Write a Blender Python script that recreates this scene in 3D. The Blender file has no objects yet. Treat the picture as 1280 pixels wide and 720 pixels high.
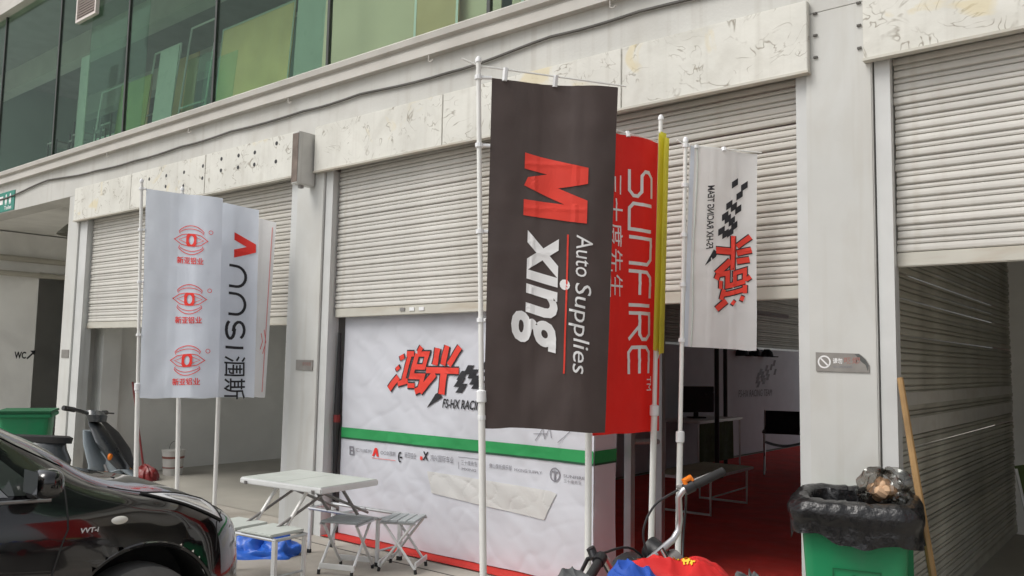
import bpy, bmesh, math, random
from mathutils import Vector, Matrix, noise
R = math.radians
random.seed(7)
S = bpy.context.scene

# ------------------------------------------------------------------ camera
YAW, PITCH, ROLL = 0.678, 0.0890, 0.0180
cd = bpy.data.cameras.new('camera'); cam = bpy.data.objects.new('camera', cd); S.collection.objects.link(cam)
fw = Vector((-math.sin(YAW)*math.cos(PITCH), math.cos(YAW)*math.cos(PITCH), math.sin(PITCH)))
rt = Vector((math.cos(YAW), math.sin(YAW), 0)); up = rt.cross(fw)
rr = rt*math.cos(ROLL)+up*math.sin(ROLL); uu = up*math.cos(ROLL)-rt*math.sin(ROLL)
cam.matrix_world = Matrix(((rr.x,uu.x,-fw.x,0),(rr.y,uu.y,-fw.y,0),(rr.z,uu.z,-fw.z,1.65),(0,0,0,1)))
cd.sensor_width = 36; cd.lens = 36*1038/1280; cd.clip_start = .05; cd.clip_end = 3000
S.camera = cam

# ------------------------------------------------------------------ overcast daylight
SUN_EL, SUN_AZ = 52, 208          # azimuth: degrees from +Y towards +X
w = bpy.data.worlds.new('World'); S.world = w; w.use_nodes = True
nt = w.node_tree; nt.nodes.clear()
sky = nt.nodes.new('ShaderNodeTexSky'); sky.sky_type = 'NISHITA'; sky.sun_disc = False
sky.sun_elevation = R(SUN_EL); sky.sun_rotation = R(SUN_AZ); sky.air_density = 1.0; sky.dust_density = 4.0; sky.ozone_density = 1.0
hs = nt.nodes.new('ShaderNodeHueSaturation'); hs.inputs['Saturation'].default_value = .20
bg = nt.nodes.new('ShaderNodeBackground'); bg.inputs['Strength'].default_value = .12
wo = nt.nodes.new('ShaderNodeOutputWorld')
nt.links.new(sky.outputs[0], hs.inputs['Color']); nt.links.new(hs.outputs[0], bg.inputs['Color']); nt.links.new(bg.outputs[0], wo.inputs[0])
sl = bpy.data.lights.new('sun', 'SUN'); sl.energy = 1.0; sl.angle = R(30); sl.color = (1, .955, .89)
so = bpy.data.objects.new('sun', sl); S.collection.objects.link(so)
sd = Vector((math.sin(R(SUN_AZ))*math.cos(R(SUN_EL)), math.cos(R(SUN_AZ))*math.cos(R(SUN_EL)), math.sin(R(SUN_EL))))
so.rotation_euler = sd.to_track_quat('Z', 'Y').to_euler()
S.view_settings.view_transform = 'Standard'; S.view_settings.look = 'None'
S.view_settings.exposure = 0.35; S.view_settings.gamma = 1
try: S.view_settings.use_curve_mapping = False
except Exception: pass
S.cycles.max_bounces = 8; S.cycles.transparent_max_bounces = 16
try: S.cycles.use_denoising = True
except Exception: pass

# ------------------------------------------------------------------ materials
def mat(name, col, rough=.6, metal=0, var=.12, vscale=3., bump=0., bscale=40., spec=.5, coat=0., dirt=0., dirtcol=(.12,.1,.08), dscale=(2,2,2), rnd=0., trans=0., alpha=1., streak=0.):
    m = bpy.data.materials.new(name); m.use_nodes = True
    n = m.node_tree; N = n.nodes; L = n.links
    p = N['Principled BSDF']; out = N['Material Output']
    p.inputs['Roughness'].default_value = rough; p.inputs['Metallic'].default_value = metal
    p.inputs['Specular IOR Level'].default_value = spec; p.inputs['Coat Weight'].default_value = coat
    p.inputs['Coat Roughness'].default_value = .03
    tc = N.new('ShaderNodeTexCoord')
    def noi(sc, det=4, mapping=None, vec='Object', dist=0.):
        t = N.new('ShaderNodeTexNoise'); t.inputs['Scale'].default_value = sc; t.inputs['Detail'].default_value = det
        t.inputs['Distortion'].default_value = dist
        if mapping:
            mp = N.new('ShaderNodeMapping'); mp.inputs['Scale'].default_value = mapping; L.new(tc.outputs[vec], mp.inputs[0]); L.new(mp.outputs[0], t.inputs['Vector'])
        else: L.new(tc.outputs[vec], t.inputs['Vector'])
        return t
    def ramp(src, a, b, c0, c1):
        r = N.new('ShaderNodeMapRange'); r.inputs[1].default_value = a; r.inputs[2].default_value = b
        r.inputs[3].default_value = c0; r.inputs[4].default_value = c1; L.new(src, r.inputs[0]); return r.outputs[0]
    cur = None
    rgb = N.new('ShaderNodeRGB'); rgb.outputs[0].default_value = (*col, 1); cur = rgb.outputs[0]
    if var:
        t = noi(vscale, 6)
        v = N.new('ShaderNodeMix'); v.data_type = 'RGBA'; v.blend_type = 'MULTIPLY'; v.inputs[0].default_value = 1
        f = ramp(t.outputs[0], .3, .7, 1-var, 1+var*.4); L.new(cur, v.inputs[6]); L.new(f, v.inputs[7]); cur = v.outputs[2]
    if rnd:
        oi = N.new('ShaderNodeObjectInfo'); f = ramp(oi.outputs['Random'], 0, 1, 1-rnd, 1)
        v = N.new('ShaderNodeMix'); v.data_type = 'RGBA'; v.blend_type = 'MULTIPLY'; v.inputs[0].default_value = 1
        L.new(cur, v.inputs[6]); L.new(f, v.inputs[7]); cur = v.outputs[2]
    if dirt:
        t = noi(1, 8, dscale, dist=.6); f = ramp(t.outputs[0], .5, .78, 0, dirt)
        v = N.new('ShaderNodeMix'); v.data_type = 'RGBA'; L.new(f, v.inputs[0]); L.new(cur, v.inputs[6]); v.inputs[7].default_value = (*dirtcol, 1); cur = v.outputs[2]
    if streak:
        t = noi(1, 6, (14, 14, .5)); f = ramp(t.outputs[0], .54, .72, 0, streak)
        v = N.new('ShaderNodeMix'); v.data_type = 'RGBA'; L.new(f, v.inputs[0]); L.new(cur, v.inputs[6]); v.inputs[7].default_value = (*dirtcol, 1); cur = v.outputs[2]
    L.new(cur, p.inputs['Base Color'])
    if bump:
        t = noi(bscale, 5); b = N.new('ShaderNodeBump'); b.inputs['Strength'].default_value = bump; b.inputs['Distance'].default_value = .01
        L.new(t.outputs[0], b.inputs['Height']); L.new(b.outputs[0], p.inputs['Normal'])
    t = noi(vscale*2.3, 3); f = ramp(t.outputs[0], .3, .7, max(.02, rough*.85), min(1, rough*1.15)); L.new(f, p.inputs['Roughness'])
    if trans:
        tr = N.new('ShaderNodeBsdfTranslucent'); L.new(cur, tr.inputs[0]); mx = N.new('ShaderNodeMixShader'); mx.inputs[0].default_value = trans
        L.new(p.outputs[0], mx.inputs[1]); L.new(tr.outputs[0], mx.inputs[2]); L.new(mx.outputs[0], out.inputs[0])
    m['cur'] = 1
    return m

def glassmat(name, tint, refl=.06, rough=.02):
    m = bpy.data.materials.new(name); m.use_nodes = True; N = m.node_tree.nodes; L = m.node_tree.links; N.clear()
    o = N.new('ShaderNodeOutputMaterial'); t = N.new('ShaderNodeBsdfTransparent'); t.inputs[0].default_value = (*tint, 1)
    g = N.new('ShaderNodeBsdfGlossy'); g.inputs['Roughness'].default_value = rough; g.inputs[0].default_value = (.95, 1, .97, 1)
    fr = N.new('ShaderNodeLayerWeight'); fr.inputs[0].default_value = .5
    pw = N.new('ShaderNodeMath'); pw.operation = 'POWER'; L.new(fr.outputs['Facing'], pw.inputs[0]); pw.inputs[1].default_value = 4
    ma = N.new('ShaderNodeMath'); ma.operation = 'MULTIPLY_ADD'; L.new(pw.outputs[0], ma.inputs[0]); ma.inputs[1].default_value = .15; ma.inputs[2].default_value = refl*.6
    mx = N.new('ShaderNodeMixShader'); L.new(ma.outputs[0], mx.inputs[0]); L.new(t.outputs[0], mx.inputs[1]); L.new(g.outputs[0], mx.inputs[2]); L.new(mx.outputs[0], o.inputs[0])
    return m

def boardmat():
    m = mat('stripped_board', (.70, .695, .64), .75, var=.10, vscale=2.5, bump=.4, bscale=11, dirt=.45, dirtcol=(.44,.42,.36), dscale=(3,3,3), streak=.3)
    N = m.node_tree.nodes; L = m.node_tree.links; p = N['Principled BSDF']
    src = p.inputs['Base Color'].links[0].from_socket
    tc = N.new('ShaderNodeTexCoord')
    mp = N.new('ShaderNodeMapping'); mp.inputs['Scale'].default_value = (1.25, 1.25, 1.5); L.new(tc.outputs['Object'], mp.inputs[0])
    a = N.new('ShaderNodeTexNoise'); a.inputs['Scale'].default_value = 2.4; a.inputs['Detail'].default_value = 2; a.inputs['Distortion'].default_value = 2.6; L.new(mp.outputs[0], a.inputs[0])
    # thin curly glue lines where the noise crosses .5
    s = N.new('ShaderNodeMath'); s.operation = 'SUBTRACT'; L.new(a.outputs[0], s.inputs[0]); s.inputs[1].default_value = .5
    b = N.new('ShaderNodeMath'); b.operation = 'ABSOLUTE'; L.new(s.outputs[0], b.inputs[0])
    r = N.new('ShaderNodeMapRange'); r.inputs[1].default_value = .0; r.inputs[2].default_value = .024; r.inputs[3].default_value = 1; r.inputs[4].default_value = 0; L.new(b.outputs[0], r.inputs[0])
    k = N.new('ShaderNodeTexNoise'); k.inputs['Scale'].default_value = 5; k.inputs['Detail'].default_value = 3; L.new(mp.outputs[0], k.inputs[0])
    kr = N.new('ShaderNodeMapRange'); kr.inputs[1].default_value = .46; kr.inputs[2].default_value = .62; kr.inputs[4].default_value = .85; L.new(k.outputs[0], kr.inputs[0])
    mu = N.new('ShaderNodeMath'); mu.operation = 'MULTIPLY'; L.new(r.outputs[0], mu.inputs[0]); L.new(kr.outputs[0], mu.inputs[1])
    x = N.new('ShaderNodeMix'); x.data_type = 'RGBA'; L.new(mu.outputs[0], x.inputs[0]); L.new(src, x.inputs[6]); x.inputs[7].default_value = (.24, .21, .16, 1)
    # yellow patches of old adhesive
    y = N.new('ShaderNodeTexNoise'); y.inputs['Scale'].default_value = 1.7; y.inputs['Detail'].default_value = 5; y.inputs['Distortion'].default_value = 1.; L.new(mp.outputs[0], y.inputs[0])
    yr = N.new('ShaderNodeMapRange'); yr.inputs[1].default_value = .60; yr.inputs[2].default_value = .68; yr.inputs[4].default_value = .5; L.new(y.outputs[0], yr.inputs[0])
    z = N.new('ShaderNodeMix'); z.data_type = 'RGBA'; L.new(yr.outputs[0], z.inputs[0]); L.new(x.outputs[2], z.inputs[6]); z.inputs[7].default_value = (.68, .57, .30, 1)
    L.new(z.outputs[2], p.inputs['Base Color'])
    return m

M = {}
M['wall'] = mat('painted_wall', (.565, .562, .53), .8, var=.14, vscale=1.1, bump=.16, bscale=45, dirt=.42, dirtcol=(.37,.34,.29), dscale=(1.4,1.4,1.4), streak=.3)
M['pillar'] = mat('pillar_cladding', (.585, .59, .565), .55, var=.10, vscale=1.6, bump=.05, bscale=30, dirt=.4, dirtcol=(.42,.39,.33), dscale=(3.5,3.5,1.6), streak=.24)
M['ledge'] = mat('ledge_paint', (.56, .54, .50), .75, var=.12, vscale=2, bump=.1, bscale=50, dirt=.3, dirtcol=(.3,.27,.23), dscale=(1.5,4,6))
M['board'] = boardmat()
M['shutter'] = mat('shutter_steel', (.665, .65, .605), .5, var=.14, vscale=1.2, bump=.05, bscale=9, rnd=.10, dirt=.5, dirtcol=(.40,.35,.27), dscale=(.8,3,5), streak=.22)
M['rail'] = mat('guide_rail', (.60, .61, .60), .45, var=.08, dirt=.15, dirtcol=(.3,.28,.25))
M['endbar'] = mat('shutter_end_bar', (.56, .545, .48), .55, var=.15, vscale=2, dirt=.6, dirtcol=(.34,.24,.14), dscale=(1.5,3,9))
M['innershutter'] = mat('inner_shutter', (.54, .53, .46), .6, var=.2, vscale=1.2, rnd=.22, dirt=.4, dirtcol=(.16,.14,.11), dscale=(2,.8,4))
M['intwall'] = mat('interior_plaster', (.84, .84, .81), .85, var=.12, vscale=.9, bump=.1, bscale=30, dirt=.35, dirtcol=(.36,.35,.33), dscale=(1.1,1.1,1.1))
M['ceil'] = mat('interior_ceiling', (.74, .74, .70), .9, var=.1)
M['concrete'] = mat('concrete', (.42, .39, .34), .85, var=.28, vscale=1.6, bump=.35, bscale=30, dirt=.65, dirtcol=(.2,.175,.14), dscale=(1.1,1.1,1.1))
M['intfloor'] = mat('garage_floor', (.42, .40, .35), .6, var=.2, vscale=.8, bump=.1, bscale=25, dirt=.4, dirtcol=(.2,.18,.15), dscale=(.8,.8,.8))
M['carpet'] = mat('red_carpet', (.60, .028, .018), .95, var=.2, vscale=3, bump=.5, bscale=250, dirt=.25, dirtcol=(.25,.05,.03), dscale=(2,2,2))
M['white_cloth'] = mat('white_cloth', (.74, .76, .82), .8, var=.06, vscale=3, bump=.12, bscale=9, trans=.22)
M['flag_white'] = mat('flag_white', (.71, .755, .83), .7, var=.05, vscale=4, bump=.12, bscale=22, trans=.35)
M['flag_cream'] = mat('flag_white_warm', (.84, .84, .84), .7, var=.05, vscale=4, bump=.12, bscale=22, trans=.35)
M['flag_brown'] = mat('flag_dark_brown', (.082, .062, .058), .75, var=.12, vscale=3, bump=.12, bscale=30, trans=.18)
M['flag_red'] = mat('flag_red', (.72, .018, .012), .7, var=.08, vscale=3, bump=.1, bscale=25, trans=.3)
M['flag_yellow'] = mat('flag_yellow', (.88, .84, .12), .7, var=.1, trans=.5)
M['print_red'] = mat('print_red', (.72, .028, .018), .7, var=.05)
M['print_coral'] = mat('print_coral', (.75, .05, .03), .7, var=.05)
M['print_white'] = mat('print_white', (.82, .82, .82), .7, var=.03)
M['print_black'] = mat('print_black', (.018, .018, .022), .7, var=.1)
M['print_grey'] = mat('print_grey', (.22, .22, .25), .7, var=.1)
M['print_pink'] = mat('print_pink', (.72, .25, .25), .7, var=.1)
M['print_green'] = mat('print_green', (.02, .30, .085), .65, var=.12, vscale=3, bump=.1, bscale=12)
M['print_darkgreen'] = mat('print_dark_green', (.012, .07, .035), .7, var=.1)
M['film'] = mat('yellowed_film', (.735, .735, .715), .6, var=.1, vscale=4, bump=.15, bscale=10, trans=.22)
M['pole'] = mat('white_pole', (.80, .80, .77), .4, var=.06, vscale=6)
M['clip'] = mat('white_plastic', (.82, .83, .84), .4, var=.04)
M['alu'] = mat('aluminium', (.60, .61, .62), .35, metal=.85, var=.1, vscale=8)
M['alu_white'] = mat('pale_metal', (.72, .73, .73), .4, metal=.3, var=.08, vscale=8)
M['steelgrey'] = mat('grey_steel', (.30, .29, .28), .5, metal=.5, var=.15)
M['tabletop'] = mat('table_top', (.56, .60, .56), .42, var=.1, vscale=4, dirt=.2, dirtcol=(.4,.4,.36))
M['seatplastic'] = mat('seat_plastic', (.40, .43, .44), .5, var=.1)
M['black'] = mat('black_plastic', (.018, .018, .02), .45, var=.1)
M['rubber'] = mat('rubber', (.022, .022, .022), .8, var=.2, bump=.2, bscale=80)
M['dustrubber'] = mat('dusty_tyre', (.17, .17, .165), .9, var=.25, vscale=5, bump=.2, bscale=60)
M['bag'] = mat('black_bin_bag', (.012, .012, .013), .24, var=.1, bump=1.0, bscale=28)
M['bingreen'] = mat('bin_green', (.014, .25, .10), .42, var=.12, vscale=3, dirt=.5, dirtcol=(.06,.2,.11), dscale=(5,5,5), bump=.08, bscale=12, streak=.25)
M['bindark'] = mat('bin_dark_green', (.006, .12, .045), .5, var=.1)
M['wood'] = mat('bamboo', (.36, .22, .09), .6, var=.3, vscale=6, bump=.1)
M['straw'] = mat('yellow_bristle', (.62, .52, .12), .8, var=.3, vscale=20)
M['bluebag'] = mat('blue_plastic', (.02, .12, .55), .35, var=.15, bump=.8, bscale=9)
M['redplastic'] = mat('red_plastic', (.22, .018, .018), .4, var=.15)
M['yellowplastic'] = mat('yellow_plastic', (.72, .45, .04), .45, var=.1)
M['bucket'] = mat('bucket_white', (.62, .61, .58), .45, var=.1, dirt=.3, dirtcol=(.35,.3,.25))
M['bucketband'] = mat('bucket_label', (.28, .10, .08), .5, var=.2)
M['signgreen'] = mat('sign_green', (.012, .22, .16), .45, var=.06)
M['plaque'] = mat('plaque_metal', (.30, .285, .265), .4, metal=.5, var=.15, vscale=12)
M['plaque_dark'] = mat('plaque_peeled', (.10, .105, .10), .7, var=.2, vscale=20)
M['plaque_red'] = mat('plaque_faded_red', (.36, .19, .165), .6, var=.2)
M['rustbox'] = mat('box_rusty_side', (.20, .16, .135), .8, var=.35, vscale=8)
M['boxgrey'] = mat('box_grey', (.60, .60, .57), .5, var=.15, vscale=4, streak=.3)
M['cable'] = mat('cable', (.10, .095, .085), .7, var=.2)
M['khaki'] = mat('khaki_board', (.62, .51, .24), .6, var=.18, vscale=2, streak=.25, dirtcol=(.56,.5,.3))
M['beige'] = mat('beige_board', (.76, .62, .48), .7, var=.1, vscale=1.2)
M['olive'] = mat('olive_board', (.36, .36, .12), .65, var=.2, vscale=2)
M['tan'] = mat('tan_board', (.66, .46, .27), .7, var=.1)
M['sheetgreen'] = glassmat('green_sheet_glass', (.80, .92, .85))
M['frosted'] = mat('frosted_glass_sheet', (.60, .70, .62), .3, var=.06, trans=.5)
M['glass'] = glassmat('window_glass', (.76, .845, .79), refl=.03)
M['mullion'] = mat('mullion', (.05, .055, .05), .5, var=.1)
M['vent'] = mat('vent_frame', (.70, .64, .60), .5, var=.05)
M['vent_slat'] = mat('vent_slat', (.42, .36, .34), .5, var=.1)
M['roomwall'] = mat('upper_room_wall', (.36, .46, .42), .85, var=.12, vscale=.7)
M['carpaint'] = mat('black_car_paint', (.006, .006, .007), .10, var=0, coat=1.0)
M['carglass'] = mat('car_glass', (.055, .065, .058), .03, var=0, spec=1.0, coat=.6)
M['chrome'] = mat('chrome', (.75, .75, .75), .12, metal=1, var=.03)
M['silver'] = mat('silver_trim', (.34, .34, .34), .3, metal=.9, var=.05)
M['headlight'] = mat('headlight_lens', (.74, .75, .76), .4, var=.1, vscale=9, coat=.3)
M['repeater'] = mat('repeater_lens', (.74, .73, .68), .2, var=.1)
M['hubcap'] = mat('hubcap', (.30, .31, .32), .5, metal=.6, var=.15)
M['amber'] = mat('amber_lens', (.85, .22, .015), .25, var=.05)
M['scootgrey'] = mat('scooter_grey', (.055, .062, .068), .3, var=.1, coat=.4)
M['scootblue'] = mat('scooter_pale_blue', (.30, .35, .38), .35, var=.1)
M['jacketred'] = mat('red_jacket', (.62, .015, .015), .75, var=.15, vscale=6, bump=.4, bscale=14)
M['jacketblue'] = mat('blue_cloth', (.015, .085, .45), .75, var=.2, vscale=6, bump=.5, bscale=14)
M['jacketgrey'] = mat('grey_cloth', (.12, .125, .125), .85, var=.25, vscale=6, bump=.5, bscale=14)
M['jacketyellow'] = mat('yellow_print', (.80, .55, .02), .6, var=.05)
M['screen'] = mat('monitor_black', (.008, .008, .01), .25, var=.0)
M['darkcloth'] = mat('dark_canvas', (.012, .016, .024), .85, var=.2)
M['armygreen'] = mat('army_green_canvas', (.055, .085, .022), .85, var=.25, vscale=8)
M['pipe'] = mat('pale_pipe', (.42, .40, .34), .6, var=.15)
M['lampmetal'] = mat('lamp_metal', (.10, .10, .075), .5, var=.2)
M['bread'] = mat('bread_rolls', (.55, .36, .22), .7, var=.2, vscale=14)
M['clearbag'] = glassmat('clear_bag', (.62, .60, .58), refl=.12, rough=.12)
M['roof'] = mat('roof_render', (.4, .4, .4), .9)
M['greencover'] = mat('olive_cover', (.42, .44, .33), .8, var=.2)

# ------------------------------------------------------------------ mesh helpers
C = S.collection
class MB:
    def __init__(s): s.v = []; s.f = []; s.sm = False
    def add(s, vs, fs):
        o = len(s.v); s.v += [tuple(x) for x in vs]; s.f += [tuple(i+o for i in f) for f in fs]; return s
    def box(s, a, b, rot=None, piv=None):
        x0,y0,z0 = a; x1,y1,z1 = b
        vs = [(x0,y0,z0),(x1,y0,z0),(x1,y1,z0),(x0,y1,z0),(x0,y0,z1),(x1,y0,z1),(x1,y1,z1),(x0,y1,z1)]
        if rot is not None:
            c = Vector(piv) if piv else Vector(((x0+x1)/2,(y0+y1)/2,(z0+z1)/2))
            vs = [c+rot@(Vector(q)-c) for q in vs]
        return s.add(vs, [(0,3,2,1),(4,5,6,7),(0,1,5,4),(1,2,6,5),(2,3,7,6),(3,0,4,7)])
    def bbox(s, a, b, r=.01):     # box with chamfered edges
        bm = bmesh.new(); bmesh.ops.create_cube(bm, size=1)
        for q in bm.verts: q.co = Vector([(a[i]+b[i])/2+q.co[i]*(b[i]-a[i]) for i in range(3)])
        bmesh.ops.bevel(bm, geom=bm.edges[:], offset=r, segments=2, affect='EDGES')
        bm.verts.index_update(); s.add([q.co[:] for q in bm.verts], [[q.index for q in f.verts] for f in bm.faces]); bm.free(); return s
    def tube(s, pts, r, n=8, caps=True, closed=False):
        pts = [Vector(p) for p in pts]; k = len(pts)
        rs = r if isinstance(r, (list, tuple)) else [r]*k
        T = []
        for i in range(k):
            if closed: t = pts[(i+1)%k]-pts[i-1]
            else: t = pts[min(i+1,k-1)]-pts[max(i-1,0)]
            T.append(t.normalized())
        u = Vector((0,0,1)) if abs(T[0].z) < .9 else Vector((1,0,0))
        u = (u-T[0]*u.dot(T[0])).normalized(); o = len(s.v)
        for i in range(k):
            u = (u-T[i]*u.dot(T[i])).normalized(); b = T[i].cross(u)
            for j in range(n):
                a = 2*math.pi*j/n; s.v.append(tuple(pts[i]+(u*math.cos(a)+b*math.sin(a))*rs[i]))
        m = k if closed else k-1
        for i in range(m):
            for j in range(n):
                s.f.append((o+i*n+j, o+i*n+(j+1)%n, o+((i+1)%k)*n+(j+1)%n, o+((i+1)%k)*n+j))
        if caps and not closed:
            s.f.append(tuple(o+j for j in range(n))[::-1]); s.f.append(tuple(o+(k-1)*n+j for j in range(n)))
        return s
    def lathe(s, prof, n=20, c=(0,0,0), axis='z', caps=True):
        o = len(s.v); k = len(prof)
        for (r, z) in prof:
            for j in range(n):
                a = 2*math.pi*j/n; p = (r*math.cos(a), r*math.sin(a), z)
                if axis == 'y': p = (p[0], p[2], p[1])
                if axis == 'x': p = (p[2], p[0], p[1])
                s.v.append((c[0]+p[0], c[1]+p[1], c[2]+p[2]))
        for i in range(k-1):
            for j in range(n): s.f.append((o+i*n+j, o+i*n+(j+1)%n, o+(i+1)*n+(j+1)%n, o+(i+1)*n+j))
        if caps: s.f.append(tuple(o+j for j in range(n))[::-1]); s.f.append(tuple(o+(k-1)*n+j for j in range(n)))
        return s
    def grid(s, fn, nu, nv, u0=0, u1=1, v0=0, v1=1):
        o = len(s.v)
        for i in range(nu+1):
            for j in range(nv+1): s.v.append(tuple(fn(u0+(u1-u0)*i/nu, v0+(v1-v0)*j/nv)))
        for i in range(nu):
            for j in range(nv):
                a = o+i*(nv+1)+j; s.f.append((a, a+1, a+nv+2, a+nv+1))
        return s
    def prism(s, poly, y0, y1, axis='y'):    # poly in (x,z)
        k = len(poly)
        def P(p, t): return (p[0], t, p[1]) if axis == 'y' else ((t, p[0], p[1]) if axis == 'x' else (p[0], p[1], t))
        vs = [P(p, y0) for p in poly]+[P(p, y1) for p in poly]
        fs = [tuple(range(k))[::-1], tuple(range(k, 2*k))]+[(i, (i+1)%k, k+(i+1)%k, k+i) for i in range(k)]
        return s.add(vs, fs)
    def mesh(s, name, m, smooth=False):
        me = bpy.data.meshes.new(name); me.from_pydata(s.v, [], s.f); me.materials.append(M[m] if isinstance(m, str) else m)
        bm = bmesh.new(); bm.from_mesh(me); bmesh.ops.recalc_face_normals(bm, faces=bm.faces[:]); bm.to_mesh(me); bm.free()
        if smooth:
            me.polygons.foreach_set('use_smooth', [True]*len(me.polygons))
            try: me.set_sharp_from_angle(angle=R(40))
            except Exception: pass
        return me
    def build(s, name, m, parent=None, smooth=False):
        o = bpy.data.objects.new(name, s.mesh(name, m, smooth)); C.objects.link(o)
        if parent: o.parent = parent
        return o
def link(name, me, parent=None, loc=(0,0,0), rot=None):
    o = bpy.data.objects.new(name, me); C.objects.link(o); o.location = loc
    if rot: o.rotation_euler = rot
    if parent: o.parent = parent
    return o
def tag(o, label, cat, group=None):
    o['label'] = label; o['category'] = cat
    if group: o['group'] = group
    return o
def thing(name, label, cat, loc=(0,0,0), rz=0, group=None, rx=0, ry=0):
    o = bpy.data.objects.new(name, None); C.objects.link(o); o.empty_display_size = .1
    o.location = loc; o.rotation_euler = (rx, ry, rz); return tag(o, label, cat, group)
def struct(o): o['kind'] = 'structure'; return o

# ------------------------------------------------------------------ lettering
_tc = {}
def text2d(s, bold=0., shear=0., space=1.):
    """triangulated outline of a string: height 1 = capital/ideograph height, origin bottom left"""
    key = (s, bold, shear, space)
    if key in _tc: return _tc[key]
    cu = bpy.data.curves.new('t', 'FONT'); cu.body = s; cu.size = 1; cu.offset = bold; cu.shear = shear; cu.resolution_u = 3; cu.space_character = space
    ob = bpy.data.objects.new('t', cu); C.objects.link(ob)
    dg = bpy.context.evaluated_depsgraph_get(); ev = ob.evaluated_get(dg); me = ev.to_mesh()
    vs = [(v.co.x, v.co.y) for v in me.vertices]; fs = [tuple(p.vertices) for p in me.polygons]
    ev.to_mesh_clear(); bpy.data.objects.remove(ob); bpy.data.curves.remove(cu)
    if not vs: vs = [(0,0),(1,0),(1,1)]; fs = [(0,1,2)]
    x0 = min(v[0] for v in vs); x1 = max(v[0] for v in vs); y0 = min(v[1] for v in vs); y1 = max(v[1] for v in vs)
    r = ([(v[0]-x0, v[1]-y0) for v in vs], fs, x1-x0, y1-y0); _tc[key] = r; return r
def fit_text(s, wd, ht, x0=0, y0=0, **k):
    vs, fs, a, b = text2d(s, **k); return ([(x0+x*wd/a, y0+y*ht/b) for x, y in vs], fs)
def stroke2d(pts, wd, closed=False):
    """polyline with thickness, mitred"""
    P = [Vector(p) for p in pts]; k = len(P); vs = []; fs = []
    for i in range(k):
        a = P[i-1] if (i or closed) else P[i]; b = P[(i+1)%k] if (i < k-1 or closed) else P[i]
        d1 = (P[i]-a); d2 = (b-P[i])
        if d1.length < 1e-9: d1 = d2
        if d2.length < 1e-9: d2 = d1
        d1.normalize(); d2.normalize(); t = d1+d2
        t = t.normalized() if t.length > 1e-6 else d1
        nrm = Vector((-t.y, t.x)); c = max(.5, nrm.dot(Vector((-d1.y, d1.x)))); q = nrm*(wd/2/c)
        vs += [tuple(P[i]+q), tuple(P[i]-q)]
    m = k if closed else k-1
    for i in range(m): j = (i+1) % k; fs.append((2*i, 2*i+1, 2*j+1, 2*j))
    return vs, fs
def arc(cx, cy, rx, ry, a0, a1, n=10): return [(cx+rx*math.cos(R(a0+(a1-a0)*i/n)), cy+ry*math.sin(R(a0+(a1-a0)*i/n))) for i in range(n+1)]
def merge2d(*parts):
    V = []; F = []
    for vs, fs in parts: o = len(V); V += list(vs); F += [tuple(i+o for i in f) for f in fs]
    return V, F
def decal(name, shape, fn, m, parent, maxlen=.03):
    """2-D shape laid on a surface: fn(x, y) -> 3-D point"""
    vs, fs = shape
    bm = bmesh.new(); bv = [bm.verts.new((x, y, 0)) for x, y in vs]
    for f in fs:
        try: bm.faces.new([bv[i] for i in f])
        except ValueError: pass
    bmesh.ops.triangulate(bm, faces=bm.faces[:])
    for _ in range(6):
        lg = [e for e in bm.edges if e.calc_length() > maxlen]
        if not lg: break
        bmesh.ops.subdivide_edges(bm, edges=lg, cuts=1); bmesh.ops.triangulate(bm, faces=bm.faces[:])
    for q in bm.verts: q.co = Vector(fn(q.co.x, q.co.y))
    me = bpy.data.meshes.new(name); bm.to_mesh(me); bm.free(); me.materials.append(M[m])
    return link(name, me, parent)
def rect2d(x0, y0, x1, y1): return [(x0,y0),(x1,y0),(x1,y1),(x0,y1)], [(0,1,2,3)]
def poly2d(p): return list(p), [tuple(range(len(p)))]

# ================================================================== SETTING
Y0 = 5.05
g = MB().add([(-400,-400,0),(400,-400,0),(400,400,0),(-400,400,0)], [(0,1,2,3)]).build('ground', 'concrete'); struct(g)
f = MB().add([(-20,5.36,.004),(4,5.36,.004),(4,20,.004),(-20,20,.004)], [(0,1,2,3)]).build('garage_floor', 'intfloor'); struct(f)
# expansion joints of the concrete apron
for i, yy in enumerate((4.86, 1.4)):
    struct(MB().box((-30, yy-.006, .0), (12, yy+.006, .0035)).build('ground_joint', 'cable'))
cpt = MB().grid(lambda u, v: (-6.32+4.48*u, 5.065+12.86*v, .012+.004*noise.noise(Vector((u*9, v*20, 0)))), 20, 60)
tag(cpt.build('red_carpet', 'carpet', smooth=True), 'red carpet laid on the floor of the open middle garage bay', 'carpet')

bld = thing('garage_building', 'long off-white garage building with roller shutters and a green glazed upper floor', 'building', (0,0,0))
PIL = [(-17.4,-16.9), (-12.05,-11.72), (-6.86,-6.44), (-1.75,-1.36), (3.4,3.8)]
for a, b in PIL:
    z1 = 3.85
    mb = MB().bbox((a, Y0, 0), (b, Y0+.32, z1), .006); mb.build('pillar', 'pillar', bld)
MB().box((-20, Y0, 3.85), (4, Y0+.3, 4.30)).build('beam', 'wall', bld)
for (a, b) in ((-11.72,-6.86), (-6.44,-1.75), (-1.36,3.4)):
    MB().box((a, Y0+.004, 3.50), (b, Y0+.05, 3.85)).build('lintel', 'wall', bld)
    MB().box((a, Y0+.05, 3.72), (b, Y0+.30, 3.85)).build('lintel', 'wall', bld)
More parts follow.
